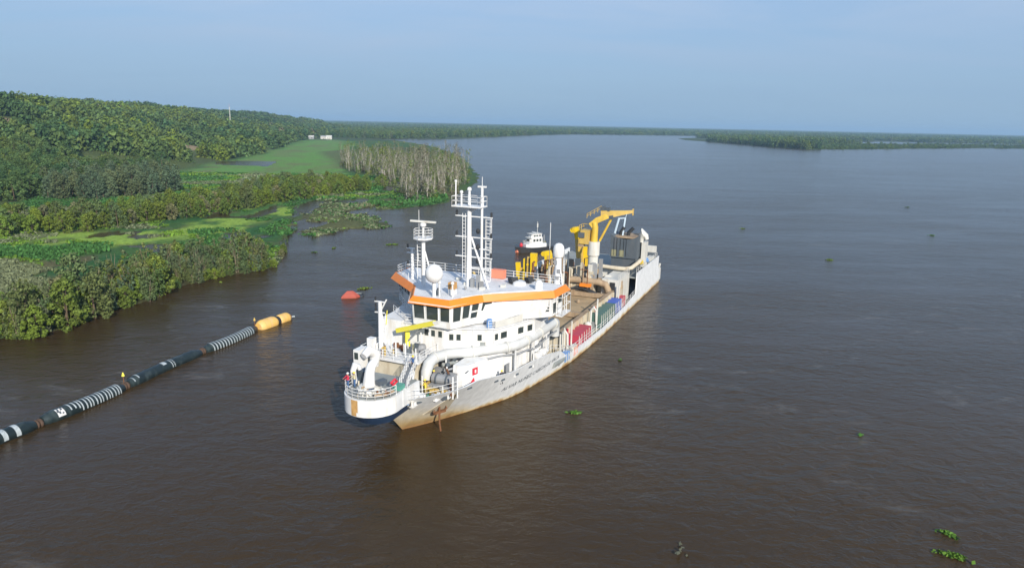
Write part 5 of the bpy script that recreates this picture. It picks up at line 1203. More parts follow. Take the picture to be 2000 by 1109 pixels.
# ---- aft working area
pmp = sp(MB().box(58.5, 66.3, -7.0, 4.2, 0.8, 5.0), 'pump_house', 'cream')
for k in range(90):
    g_ = random.Random(900 + k); u = g_.uniform(50, 67); v = g_.uniform(-7.4, 5.0); a = g_.uniform(.25, .9); b_ = g_.uniform(.25, .9); c = g_.uniform(.5, 2.6); z = 5.0 if (58.5 < u < 66 and v < 4) else 3.2
    if z == 3.2 and u < 55.5 and v > -4: continue
    sp(MB().box(u, u + a, v, v + b_, z, z + c), 'pump_fitting', g_.choice(('mudsteel', 'cream', 'cream', 'mudsteel', 'grey')), pmp)
for k in range(36):
    g_ = random.Random(950 + k); u = g_.uniform(53, 67); v = g_.uniform(-7, 4); h = g_.uniform(1.0, 4.2)
    sp(MB().pipe([(u, v, 4.4), (u, v, 5 + h), (u + g_.uniform(-1, 1), v + g_.uniform(-1.5, 1.5), 5 + h * 1.05)], g_.choice((.09, .14, .2)), 7), 'pump_pipe', g_.choice(('mudsteel', 'cream', 'rust')), pmp)
big = sp(MB().pipe([(57.5, -1.8, 5.5), (58.0, 0.8, 5.9), (58.6, 3.2, 5.75), (59.2, 5.4, 5.6), (59.6, 6.5, 5.2), (59.8, 7.0, 4.2), (59.8, 7.1, 2.6)], 0.62, 14), 'overflow_pipe', 'mudsteel', pmp, smooth=True)
sp(MB().pipe([(53.5, -2.0, 4.3), (55.5, -0.8, 4.6), (57.2, 0.4, 4.8)], 0.5, 12), 'suction_elbow', 'mudsteel', pmp, smooth=True)
for k in range(5):
    sp(MB().pipe([(56.2 + .3 * k, 1.0 + .3 * k, 4.6), (56.6, 2.6 + .4 * k, 5.1 - .2 * k), (57.2, 4.6 + .25 * k, 4.3 - .1 * k), (57.4 + .1 * k, 6.4, 3.5)], 0.2, 7), 'rubber_hose', 'black', pmp, smooth=True)
sp(MB().box(56.0, 57.0, 2.6, 4.6, 5.2, 5.7), 'hose_saddle', 'orange', pmp)
sp(MB().pipe([(68.2, 2.2, 6.9), (68.2, 5.0, 6.75), (68.4, 8.0, 6.7), (69.0, 9.0, 6.9), (70.4, 9.9, 7.7), (72, 10.0, 8.0)], 0.40, 12), 'deck_wash_pipe', 'cream', pmp, smooth=True)
sp(MB().box(62.5, 63.2, 5.6, 6.6, 3.5, 6.4), 'pump_cabinet', 'offwhite', pmp)
side = sp(MB().box(60.2, 68.25, 5.6, 8.9, 0.8, 6.1), 'port_side_house', 'offwhite')
sp(MB().box(60.1, 60.2, 7.2, 8.2, 1.0, 5.6), 'doorway', 'black', side)
sp(MB().box(60.6, 63.6, 8.9, 8.95, 1.2, 4.6), 'wall_plate', 'cream', side); sp(MB().box(62.0, 62.4, 8.9, 9.1, 4.2, 5.6), 'wall_ladder', 'mudsteel', side)
sp(MB().rails([(60.3, 8.8, 6.1), (68.2, 8.8, 6.1)], 1.0, 3, 0.035, 1.4), 'railing', 'offwhite', side)
sp(MB().rails([(68.5, 10.2, 6.2), (87.5, 10.2, 6.2)], 0.9, 2, 0.035, 1.8), 'railing', 'offwhite', side)
dark = sp(MB().box(68.3, 71.5, 1.5, 8.6, 5.2, 6.3), 'engine_hatch', 'slate', side)
for k, v in enumerate((-1.0, 3.0, 5.2)): sp(MB().box(67.0, 68.0, v, v + 1.5, 5.0, 6.0 - .2 * k), 'deck_locker', 'offwhite', side)
# ---- funnel casing
cs_ = MB(); prof = []
for (v, z) in ((3.6, 8.0), (9.0, 8.0), (9.0, 12.5), (8.4, 12.15), (7.4, 11.85), (6.3, 11.75), (5.2, 11.95), (4.2, 12.3), (3.6, 12.7)): prof.append((v, z))
casing = sp(cs_.loft([[(u, v, z) for v, z in prof] for u in (72.5, 79)]), 'funnel_casing', 'slate')
sp(MB().box(72.8, 79, 3.8, 8.8, 5.2, 7.99), 'casing_base', 'slate', casing)
for v in (4.3, 4.9, 5.6, 6.3, 6.8): sp(MB().box(72.42, 72.5, v, v + .08, 8.4, 12.0), 'casing_rib', 'black', casing)
for v in (3.9, 5.5): sp(MB().box(72.43, 72.5, v, v + .95, 8.25, 9.6), 'ventilation_grille', mat('olive_grille', (0.28, 0.27, 0.16), 0.6) if v < 4 else bpy.data.materials['olive_grille'], casing)
for (v, d) in ((5.0, 0.6), (6.6, 0.9)): sp(MB().pipe([(75, v, 11.8), (75, v, 12.9), (75.2, v + d, 13.9)], 0.36, 10), 'exhaust_pipe', 'black', casing, smooth=True)
sp(MB().box(73.0, 78.6, 4.0, 8.5, 12.0, 12.3), 'casing_roof', 'mudsteel', casing)
af = MB()
for v in (3.7, 5.5): af.beam((74.5, v, 12.0), (76.0, v + 0.5 if v < 5 else v, 15.6), 0.24, 0.3)
af.beam((76.0, 4.2, 15.5), (76.0, 5.6, 15.7), 0.24, 0.24).beam((76, 5.5, 15.6), (76.1, 5.9, 17.2), 0.1, 0.1)
sp(af, 'boom_rest_frame', 'lightblue', casing)
# ---- white ventilator, stern fittings
vt = sp(MB().box(75.5, 78.0, 9.3, 10.1, 6.0, 11.0), 'ventilator_trunk', 'offwhite')
sp(MB().pipe([(76, 9.0, 11.0), (76, 9.0, 12.0), (76, 9.4, 12.9), (76, 9.9, 12.4), (76, 10.2, 11.6)], [0.5, 0.6, 0.62, 0.55, 0.4], 10), 'ventilator_cowl', 'offwhite', vt, smooth=True)
for (u, v, m_) in ((74.5, 9.6, 'yellow'), (77.5, 10.0, 'skyblue')): sp(MB().pipe([(u, v - .1, 7.0), (u, v + .4, 7.2)], 0.5, 10), 'pump_motor', m_, vt)
wg = sp(MB().box(87.8, 88.2, 6.9, 9.9, 5.2, 8.4), 'stern_wing_plate', 'offwhite')
sp(MB().box(86.0, 87.5, 8.0, 10.1, 6.2, 7.0), 'mooring_winch', 'slate', wg)
sp(MB().box(84.0, 86.0, 8.8, 10.0, 5.2, 6.6), 'stern_locker', 'offwhite', wg)
sp(MB().box(90.0, 91.4, 8.6, 10.5, 0.4, 3.0).beam((90.8, 10.2, 3.0), (91.2, 10.3, 4.0), .3, .3), 'stern_fender', 'offwhite', hull)
# ---- knuckle boom deck crane
ku, kv = 62.0, 3.2
cr = sp(MB().lathe((ku, kv, 5.0), [(0.95, 0), (0.95, 4.9), (1.15, 5.1), (1.15, 7.7)], 16), 'deck_crane', 'offwhite', smooth=True)
sp(MB().pipe([(ku, kv, 12.7), (ku, kv + .1, 15.4), (ku, kv - .1, 16.3)], [0.68, 0.6, 0.58], 10), 'crane_column', 'gold', cr, smooth=True)
sp(MB().box(ku - 1.1, ku + 1.1, kv - 2.4, kv - 0.8, 12.2, 14.8), 'crane_machine_house', 'craney', cr)
for k in range(8): g_ = random.Random(40 + k); sp(MB().box(ku - 1.4 + g_.uniform(0, 2), ku - .9 + g_.uniform(0, 2), kv - 3.0 + g_.uniform(0, 1.6), kv - 2.3 + g_.uniform(0, 1.6), 11.4 + g_.uniform(0, 3), 12.0 + g_.uniform(0, 3)), 'crane_fitting', g_.choice(('craney', 'offwhite', 'mudsteel', 'slate')), cr)
for k in range(12): g_ = random.Random(60 + k); a = g_.uniform(0, 6.28); r = g_.uniform(1.2, 2.4); h = g_.uniform(1.0, 4.2); sp(MB().box(ku + r * math.cos(a) - .3, ku + r * math.cos(a) + .3, kv + r * math.sin(a) - .3, kv + r * math.sin(a) + .4, 5.0, 5.0 + h), 'pump_fitting', g_.choice(('cream', 'mudsteel', 'offwhite', 'grey')), pmp)
sp(MB().rails([(ku - 1.3, kv - 2.6, 14.8), (ku + 1.3, kv - 2.6, 14.8), (ku + 1.3, kv - .9, 14.8)], 0.9, 2, 0.05, 1.2), 'crane_railing', 'craney', cr)
boom = MB()
bl = [((62, 2.4, 15.6), 1.0, 1.0), ((62.3, 3.6, 16.7), 1.05, 1.1), ((62.6, 5.2, 17.5), 1.0, 1.0), ((62.8, 6.0, 17.9), .9, .8)]
def boxloft(mb, st):
    rings = []
    for k, (p, h, w) in enumerate(st):
        p = Vector(p); d = (Vector(st[min(k + 1, len(st) - 1)][0]) - Vector(st[max(k - 1, 0)][0])).normalized(); sd_ = Vector((1, 0, 0)); sd_ = (sd_ - d * sd_.dot(d)).normalized(); up = d.cross(sd_)
        rings.append([p + sd_ * w / 2 * a + up * h / 2 * b for a, b in ((-1, -1), (1, -1), (1, 1), (-1, 1))])
    return mb.loft(rings)
sp(boxloft(MB(), bl), 'crane_boom', 'gold', cr)
jb = [((62.4, 4.2, 17.9), 1.25, .9), ((62.8, 6.4, 18.05), 1.2, .8), ((63.4, 8.6, 18.4), .7, .6), ((63.8, 9.9, 18.6), .5, .5)]
sp(boxloft(MB(), jb), 'crane_jib', 'craney', cr)
sp(MB().box(63.6, 64.0, 9.8, 10.0, 17.9, 19.1), 'jib_head', 'craney', cr)
sp(MB().tube((62.3, kv + 1.0, 12.8), (62.6, 6.2, 17.2), 0.22, 8), 'boom_cylinder', 'gold', cr)
sp(MB().rails([(62.0, 1.6, 17.0), (62.4, 4.2, 18.6)], 0.8, 2, 0.05, 0.8), 'boom_railing', 'craney', cr)
for k, (v, z) in enumerate(((4.5, 19.0), (5.4, 18.8), (6.2, 17.4))): sp(MB().obox((62.7, v, z), ((1, 0, 0), (0, 1, .2), (0, -.2, 1)), (.5, .4, .35)), 'knuckle_joint', 'slate', cr)
# ---- yellow suction pipe gantries
ga = sp(MB().beam((60, -8.1, 7.2), (60, -8.1, 9.7), 1.2, 0.8), 'suction_gantry', 'yellow')
for (v0, z0, v1, z1, w, h, m_) in ((-11.0, 3.4, -11.4, 7.6, .7, .8, 'yellow'), (-9.9, 3.4, -9.9, 8.5, .5, .7, 'yellow'), (-9.2, 3.4, -9.1, 8.9, .4, .6, 'craney'), (-8.5, 3.4, -8.5, 7.6, .8, .7, 'yellow'), (-10.5, 3.4, -10.6, 6.6, .35, .5, 'craney')):
    sp(MB().beam((60, v0, z0), (60, v1, z1), w, h), 'gantry_leg', m_, ga)
sp(MB().beam((60, -10.1, 7.2), (60, -7.5, 7.75), .6, .35), 'gantry_bracket', 'yellow', ga)
for v in (-9.55, -8.75): sp(MB().box(59.5, 59.62, v - .1, v + .1, 4.2, 8.8), 'gantry_slot', 'black', ga)
gb = sp(boxloft(MB(), [((66, -7.1, 3.0), .9, .8), ((66, -7.0, 5.5), 1.4, .9), ((66, -7.3, 8.3), 1.5, .9), ((66, -7.5, 9.3), 1.1, .8)]), 'suction_gantry', 'yellow')
sp(MB().box(65.45, 65.55, -7.35, -6.85, 4.6, 8.4), 'gantry_slot', 'craney', gb); sp(MB().pipe([(65.6, -8.3, 8.6), (66.4, -8.3, 8.6)], .5, 12), 'gantry_sheave', 'yellow', gb)
g3 = sp(boxloft(MB(), [((68.5, -1.2, 5.5), 1.2, .8), ((68.5, -1.6, 9), 1.3, .8), ((68.5, -2.0, 12.2), 1.2, .8)]), 'suction_gantry', 'craney')
sp(boxloft(MB(), [((68.5, -1.9, 11.8), 1.2, .9), ((68.5, -2.1, 13.2), 1.5, 1.0), ((68.5, -2.6, 14.1), 1.0, .9)]), 'gantry_head', 'yellow', g3)
sp(MB().pipe([(67.7, -3.0, 13.6), (69.3, -3.0, 13.6)], 0.55, 12), 'gantry_sheave', 'yellow', g3)
sp(MB().beam((69.5, -0.6, 6.0), (69.5, -0.6, 10.2), .9, .9), 'gantry_leg', 'yellow', g3)
for k, (u, v, z) in enumerate(((56, -.6, 12.6), (56.5, .1, 12.4), (57, -1.2, 12.0), (55, -1.6, 11.4))): sp(MB().tube((u, v, 3.2), (u, v, z - 1), 0.16, 7), 'guide_post', ('grey', 'slate', 'mudsteel', 'slate')[k], pmp)
for k in range(2): sp(MB().box(60.2 + k, 60.8 + k, -1.2 + 1.1 * k, -.2 + 1.1 * k, 5.0, 9.2), 'winch_tower', 'black' if k == 0 else 'slate', pmp)
# small davit with yellow jib and white base on starboard
dv = sp(MB().beam((33.0, -6.2, 8.0), (30.0, -4.2, 6.0), 0.7, 0.7), 'davit', 'offwhite'); sp(MB().tube((30, -4.2, 3.3), (30, -4.2, 6.2), .5, 10), 'davit_base', 'offwhite', dv)
sp(MB().beam((33.0, -6.2, 8.0), (36.5, -9.4, 10.3), 0.35, 0.4), 'davit_jib', 'craney', dv)
sp(MB().pipe([(u, -9.6, 2.2) for u in (30, 45, 60, 72)], 0.6, 12), 'suction_pipe', 'mudsteel', smooth=True)
# ================================================================== THINGS ON AND ROUND THE SHIP
def on_ship(o, u, v, z, rz=0.0):
    x, y, zz = ship_world(u, v, z); o.location = (x, y, zz); o.rotation_euler = (0, 0, SHIP_RZ + rz); return o
def container(label, m_, u, v, L_, W_, H_, group=None, cat='container', frame='offwhite', z=0.8):
    """steel container with corrugated sides and a row of pale posts, long side along the ship"""
    t = empty('container'); tag(t, label, cat, group); on_ship(t, u, v, z)
    mb = MB(); e = 0.06; n = max(6, int(L_ / 0.3))
    for s_ in (-1, 1):
        for i in range(n):
            a = -L_ / 2 + L_ * i / n; b = a + L_ / n; o_ = e if i % 2 else 0
            y0 = s_ * (W_ / 2 - o_); mb.add([(a, y0, 0.1), (b, y0, 0.1), (b, y0, H_ - .05), (a, y0, H_ - .05), (a, y0 - s_ * .1, 0.1), (b, y0 - s_ * .1, 0.1), (b, y0 - s_ * .1, H_ - .05), (a, y0 - s_ * .1, H_ - .05)], [(0, 1, 2, 3), (7, 6, 5, 4), (0, 4, 5, 1), (1, 5, 6, 2), (2, 6, 7, 3), (3, 7, 4, 0)])
    mb.build('side_wall', M[m_], t)
    MB().box(-L_ / 2 + .01, L_ / 2 - .01, -W_ / 2 + .05, W_ / 2 - .05, H_ - .12, H_).build('roof', M[m_], t)
    for s_ in (-1, 1): MB().box(s_ * L_ / 2 - .04, s_ * L_ / 2 + .04, -W_ / 2 + .02, W_ / 2 - .02, 0.05, H_ - .02).build('end_wall', M[m_], t)
    k = max(2, int(round(L_ / 1.25)))
    for i in range(k + 1):
        a = -L_ / 2 + L_ * i / k
        MB().box(a - .045, a + .045, -W_ / 2 - .09, -W_ / 2 - .01, 0.0, H_).build('post', M[frame], t)
    return t
container('crimson container on the port side deck, nearest the wheelhouse', 'crimson', 36.8, 8.95, 6.2, 2.0, 2.2)
container('long dark green container on the port side deck behind the crimson one', 'cgreen', 50.2, 8.95, 8.6, 1.9, 2.4)
container('royal blue container on the port side deck, just aft of the green one', 'cblue', 57.2, 8.95, 3.4, 1.9, 2.3)
container('small crimson container at the aft end of the row, behind the blue one', 'crimson', 60.7, 9.35, 2.6, 1.0, 2.2)
container('low pale blue deck bin beside the gap in the port bulwark', 'skyblue', 28.3, 9.65, 1.6, 0.9, 1.3, cat='bin')
container('small white and pink bin between the blue bin and the crimson container', 'offwhite', 31.6, 9.75, 1.5, 0.8, 1.3, cat='bin', frame='salmon')

# ------------------------------------------------------------------ people
def person(label, u, v, z, face, top, legs, hat, arm=(0.3, 0.35), lean=0.0, bend=0.0, hm_=None):
    """a small standing worker: one continuous skinned body, clothes by region, helmet and boots as parts"""
    root = empty('person'); tag(root, label, 'person', None); on_ship(root, u, v, z, face)
    V = []; E = []; Rd = []
    def v_(p, r, par=None):
        V.append(p); Rd.append(r)
        if par is not None: E.append((par, len(V) - 1))
        return len(V) - 1
    pel = v_((0, 0, 0.95), 0.145)
    waist = v_((lean * .3, 0, 1.12), 0.135, pel); chest = v_((lean * .8, 0, 1.34), 0.165, waist)
    neck = v_((lean * 1.1, 0, 1.50), 0.06, chest); head = v_((lean * 1.2 + .01, 0, 1.60), 0.088, neck); crown_ = v_((lean * 1.25, 0, 1.70), 0.085, head)
    v_((lean * 1.2 + .11, 0, 1.60), 0.014, head)                      # nose
    for s_ in (-1, 1): v_((lean * 1.2, s_ * .095, 1.60), 0.014, head)  # ears
    hands = []
    for s_, a in ((-1, arm[0]), (1, arm[1])):
        sh = v_((lean, s_ * .20, 1.42), 0.07, chest)
        el = v_((lean + .10 + a * .12, s_ * .27, 1.18 + a * .10), 0.052, sh)
        wr = v_((lean + .16 + a * .35, s_ * .25, 1.00 + a * .32), 0.036, el)
        pm = v_((lean + .20 + a * .42, s_ * .245, .95 + a * .34), 0.034, wr)
        for k, (dy, ln) in enumerate(((-.028, .075), (-.010, .085), (.010, .08), (.028, .065))):
            f1 = v_((V[pm][0] + ln * .5, V[pm][1] + dy, V[pm][2] - .03), 0.010, pm); v_((V[pm][0] + ln * .8, V[pm][1] + dy, V[pm][2] - .065), 0.008, f1)
        t1 = v_((V[pm][0] - .005, V[pm][1] - s_ * .04, V[pm][2] - .01), 0.011, pm); v_((V[pm][0] + .03, V[pm][1] - s_ * .055, V[pm][2] - .03), 0.009, t1)
    for s_ in (-1, 1):
        hp = v_((0, s_ * .10, .88), 0.105, pel); kn = v_((.03, s_ * .12, .50), 0.070, hp); an_ = v_((-.01, s_ * .13, .10), 0.050, kn); v_((.13, s_ * .14, .045), 0.042, an_)
    me = bpy.data.meshes.new('body'); me.from_pydata(V, E, [])
    o = bpy.data.objects.new('body', me); COL.objects.link(o)
    sk = o.modifiers.new('skin', 'SKIN'); sk.use_smooth_shade = True
    for i, r in enumerate(Rd): me.skin_vertices[0].data[i].radius = (r, r)
    me.skin_vertices[0].data[0].use_root = True
    o.modifiers.new('sub', 'SUBSURF').levels = 1
    dg = bpy.context.evaluated_depsgraph_get(); dg.update()
    m2 = bpy.data.meshes.new_from_object(o.evaluated_get(dg)); bpy.data.objects.remove(o)
    for m_ in ('skin', top, legs, 'black'): m2.materials.append(M[m_])
    for p in m2.polygons:
        c = p.center; hd = c.z > 1.47 and abs(c.y) < .16
        far = math.hypot(c.x - lean, 0) > .16 + .2 * 0 and abs(c.y) > .2 and c.z < 1.06 + .33 * max(arm)
        p.material_index = 0 if (hd or (far and c.z < .99 + .34 * (arm[0] if c.y < 0 else arm[1]))) else 3 if c.z < .14 else 2 if c.z < .98 else 1
        p.use_smooth = True
    m2.name = 'body'; b = bpy.data.objects.new('body', m2); COL.objects.link(b); b.parent = root
    hx = lean * 1.22
    MB().lathe((hx, 0, 1.665), [(0.16, 0), (0.165, .015), (0.118, .03), (0.112, .08), (0.075, .125), (0.02, .14)], 14).build('helmet', M[hat], root, smooth=True)
    ey = MB()
    for s_ in (-1, 1): ey.ball((hx + .088, s_ * .032, 1.625), 0.012, 6, 4)
    ey.build('eyes', M['ink'], root)
    return root
P_ = math.pi
person('worker in a red jacket and white helmet at the bow platform railing', -6.4, -2.35, 6.8, P_ * .85, 'redwear', 'bluewear', 'white', (0.5, 0.6))
person('worker in a pale shirt and yellow helmet beside the red jacketed worker', -5.9, -1.85, 6.8, P_ * .6, 'creamwear', 'bluewear', 'lemon', (0.7, 0.4), .05)
person('worker in pale clothes and yellow helmet behind the bow coupling pipe', -4.4, -1.3, 6.8, P_ * 1.1, 'creamwear', 'creamwear', 'lemon', (0.4, 0.6))
person('worker in dark clothes and yellow helmet standing on the gangway', 0.6, 1.2, 7.05, P_ * .9, 'bluewear', 'dark', 'lemon', (0.3, 0.5))
person('worker in yellow overalls on the fore deck by the anchor winch', 0.9, 2.6, 4.4, P_ * .7, 'hivis', 'hivis', 'lemon', (0.6, 0.5), .04)
person('worker in grey clothes and yellow helmet behind the winch drum', 3.8, 2.0, 4.4, P_ * .8, 'dark', 'bluewear', 'lemon', (0.4, 0.4))
person('worker in dark clothes and yellow helmet by the white wall at the port bulwark', 9.8, 7.9, 3.4, P_ * 1.3, 'dark', 'dark', 'lemon', (0.5, 0.3))

# ------------------------------------------------------------------ floating pipeline
M['joint'] = mat('dark_rusted_joint', (0.085, 0.050, 0.032), 0.8, var=0.3, scale=2)
def hose(p, q, r, label, bands, stencil=None, seed=0, cat='hose section', m_='hose', taper=True):
    p = Vector((*p, 0)); q = Vector((*q, 0)); d = q - p; L_ = d.length
    t = empty('floating_hose', (p.x, p.y, 0.0), math.atan2(d.y, d.x)); tag(t, label, cat, 'floating hose string')
    g_ = random.Random(seed); zc = r * 0.32
    sag = lambda s: 0.10 * math.sin(s * 2.1 + seed) ; wob = lambda s: 0.30 * math.sin(s * math.pi) * (1 if seed % 2 else -1)
    n = 26; pts = []; rs = []
    for i in range(n + 1):
        s = i / n; pts.append((0.45 + (L_ - .9) * s, wob(s), zc + sag(s)))
        e = min(s, 1 - s) * n
        rs.append(r * (0.62 if e < .5 else 0.8 if e < 1.5 else 0.94 if e < 2.5 else 1.0) * (1 + 0.02 * math.sin(i * 2.2)))
    MB().pipe(pts, rs, 18).build('hose_body', M[m_], t, smooth=True)
    def P(s): 
        x = 0.45 + (L_ - .9) * s; return Vector((x, wob(s), zc + sag(s)))
    for (s, w, full) in bands:
        a, b = P(max(0, s - w / 2)), P(min(1, s + w / 2))
        e = min(s, 1 - s) * n; rr_ = r * (0.82 if e < 1.5 else 0.95 if e < 2.5 else 1.0) + 0.02
        k = 9; r0 = []; r1 = []
        off = g_.uniform(-.35, .35)
        for j in range(k):
            th = -1.75 * full + 2.9 * full * j / (k - 1) + off * (1 - full)
            o_ = Vector((0, math.sin(th) * rr_, math.cos(th) * rr_)); r0.append(a + o_); r1.append(b + o_)
        mb = MB(); mb.add([tuple(x) for x in r0 + r1], [(j, j + 1, k + j + 1, k + j) for j in range(k - 1)])
        mb.build('band', M['band'], t, smooth=True)
    for x in (0.22, L_ - .22):
        MB().pipe([(x - .2, 0, zc), (x - .06, 0, zc), (x + .06, 0, zc), (x + .2, 0, zc)], [r * .42, r * .62, r * .62, r * .42], 14).build('flange', M['joint'], t)
    if stencil:
        s0, s1 = stencil
        k = 7; vs = []; rr_ = r + .03
        for i in range(5):
            a = P(s0 + (s1 - s0) * i / 4)
            for j in range(k): th = -.25 - 1.2 * j / (k - 1); vs.append(tuple(a + Vector((0, math.sin(th) * rr_, math.cos(th) * rr_))))
        MB().add(vs, [(i * k + j, i * k + j + 1, (i + 1) * k + j + 1, (i + 1) * k + j) for i in range(4) for j in range(k - 1)]).build('white_patch', M['white'], t, smooth=True)
        gg = random.Random(4)
        for m2 in range(7):
            s = s0 + (s1 - s0) * gg.uniform(.15, .85); th = -.35 - gg.uniform(0, .9); c = P(s) + Vector((0, math.sin(th) * (rr_ + .01), math.cos(th) * (rr_ + .01)))
            MB().obox(c, ((1, .2, 0), (0, math.cos(th), -math.sin(th)), (0, math.sin(th), math.cos(th))), (gg.uniform(.05, .16), gg.uniform(.06, .16), .012)).build('stencil_mark', M['ink'], t)
    return t, P
H = [(-53.5, 65.8), (-52.6, 70.4), (-49.2, 81.8), (-45.6, 95.7), (-42.0, 107.5), (-38.6, 114.7)]
HR = 0.87
st0 = (-56.2, 59.0)
hose(st0, H[1], HR, 'black floating hose section at the left edge with wide grey bands', [(s, .045, 1.0) for s in (.12, .26, .40, .54, .68, .80)], seed=1)
hose(H[1], H[2], HR, 'floating hose section with a white stencilled patch and a row of thin bands', [(.27 + .042 * k + (.008 if k % 3 else 0), .015, .7 if k < 3 else 1.0) for k in range(16)], (.12, .2), seed=2)
hose(H[2], H[3], HR, 'plain dark green floating hose section with a single white smear', [(.05, .02, .6), (.1, .015, .5), (.47, .05, .35), (.55, .01, .9), (.58, .01, .9)], seed=3)
hose(H[3], H[4], HR, 'floating hose section closely ringed with bands, next to the yellow float', [(.10 + .052 * k, .018, 1.0) for k in range(16)], seed=4)
def hose_marker(x, y, label, m_, flag):
    t = empty('marker_lamp', (x, y, 0.45)); tag(t, label, 'marker')
    MB().tube((0, 0, -.3), (0, 0, 1.2), .06, 6).build('post', M['rust'], t); MB().lathe((0, 0, -.35), [(.3, 0), (.3, .35), (.12, .5)], 10).build('foot', M[m_], t)
    MB().lathe((0, 0, 1.1), [(.2, 0), (.17, .1), (.09, .35), (.03, .5)], 10).build('lamp', M[flag], t)
hose_marker(-49.5, 82.1, 'little yellow topped marker post on the joint between two hose sections', 'rust', 'lemon')
hose_marker(-42.3, 107.9, 'little pale topped marker post where the dark hose meets the yellow float', 'rust', 'craney')
p, q = Vector((-41.8, 107.9, 0)), Vector((-38.3, 115.9, 0)); d = q - p; L_ = d.length
t = empty('yellow_float', p, math.atan2(d.y, d.x)); tag(t, 'fat faded yellow float at the end of the floating hose', 'float')
def lobe(x0, x1, r):
    n = 10; return MB().pipe([(x0 + (x1 - x0) * i / n, 0, .3) for i in range(n + 1)], [r * (0.66 if i in (0, n) else .9 if i in (1, n - 1) else 1) for i in range(n + 1)], 20)
lobe(.1, 4.1, 1.12).build('float_body', M['floaty'], t, smooth=True); lobe(4.5, 7.2, .98).build('float_body', M['floaty'], t, smooth=True)
MB().pipe([(4.0, 0, .3), (4.6, 0, .3)], .86, 16).build('joint_band', M['black'], t)
MB().pipe([(7.1, 0, .35), (7.6, 0, .35)], .42, 12).build('end_flange', M['rust'], t); MB().beam((7.5, 0, .3), (8.3, -.4, .25), .25, .2).build('tow_bracket', M['band'], t)
for x in (0.9, 1.9, 2.9, 5.4, 6.2): MB().pipe([(x, 0, .3), (x + .05, 0, .3)], 1.135 if x < 4 else .995, 20).build('seam', M['craney'], t)

# ------------------------------------------------------------------ red mooring float
t = empty('red_buoy', (-31.9, 130.4, 0), R(20)); t.scale = (.85, .85, .85); tag(t, 'faded red wedge shaped buoy adrift with weed beside it', 'buoy')
b0 = [(-2.1, -.9), (1.2, -1.35), (2.2, -.5), (2.0, 1.0), (-1.6, 1.1)]
MB().prism(b0, -.4, .35, b0).build('hull', M['buoyred'], t)
MB().prism(b0, .351, 1.45, [(-.7, -.1), (.3, -.25), (.75, 0), (.5, .45), (-.5, .5)]).build('top', M['buoyred'], t)
MB().pipe([(2.0, .2, .3), (2.8, .6, .45), (3.3, 1.0, .2)], .14, 6).build('towing_eye', M['black'], t); MB().tube((1.2, .5, .8), (2.8, .9, .5), .05, 5).build('line', M['band'], t)

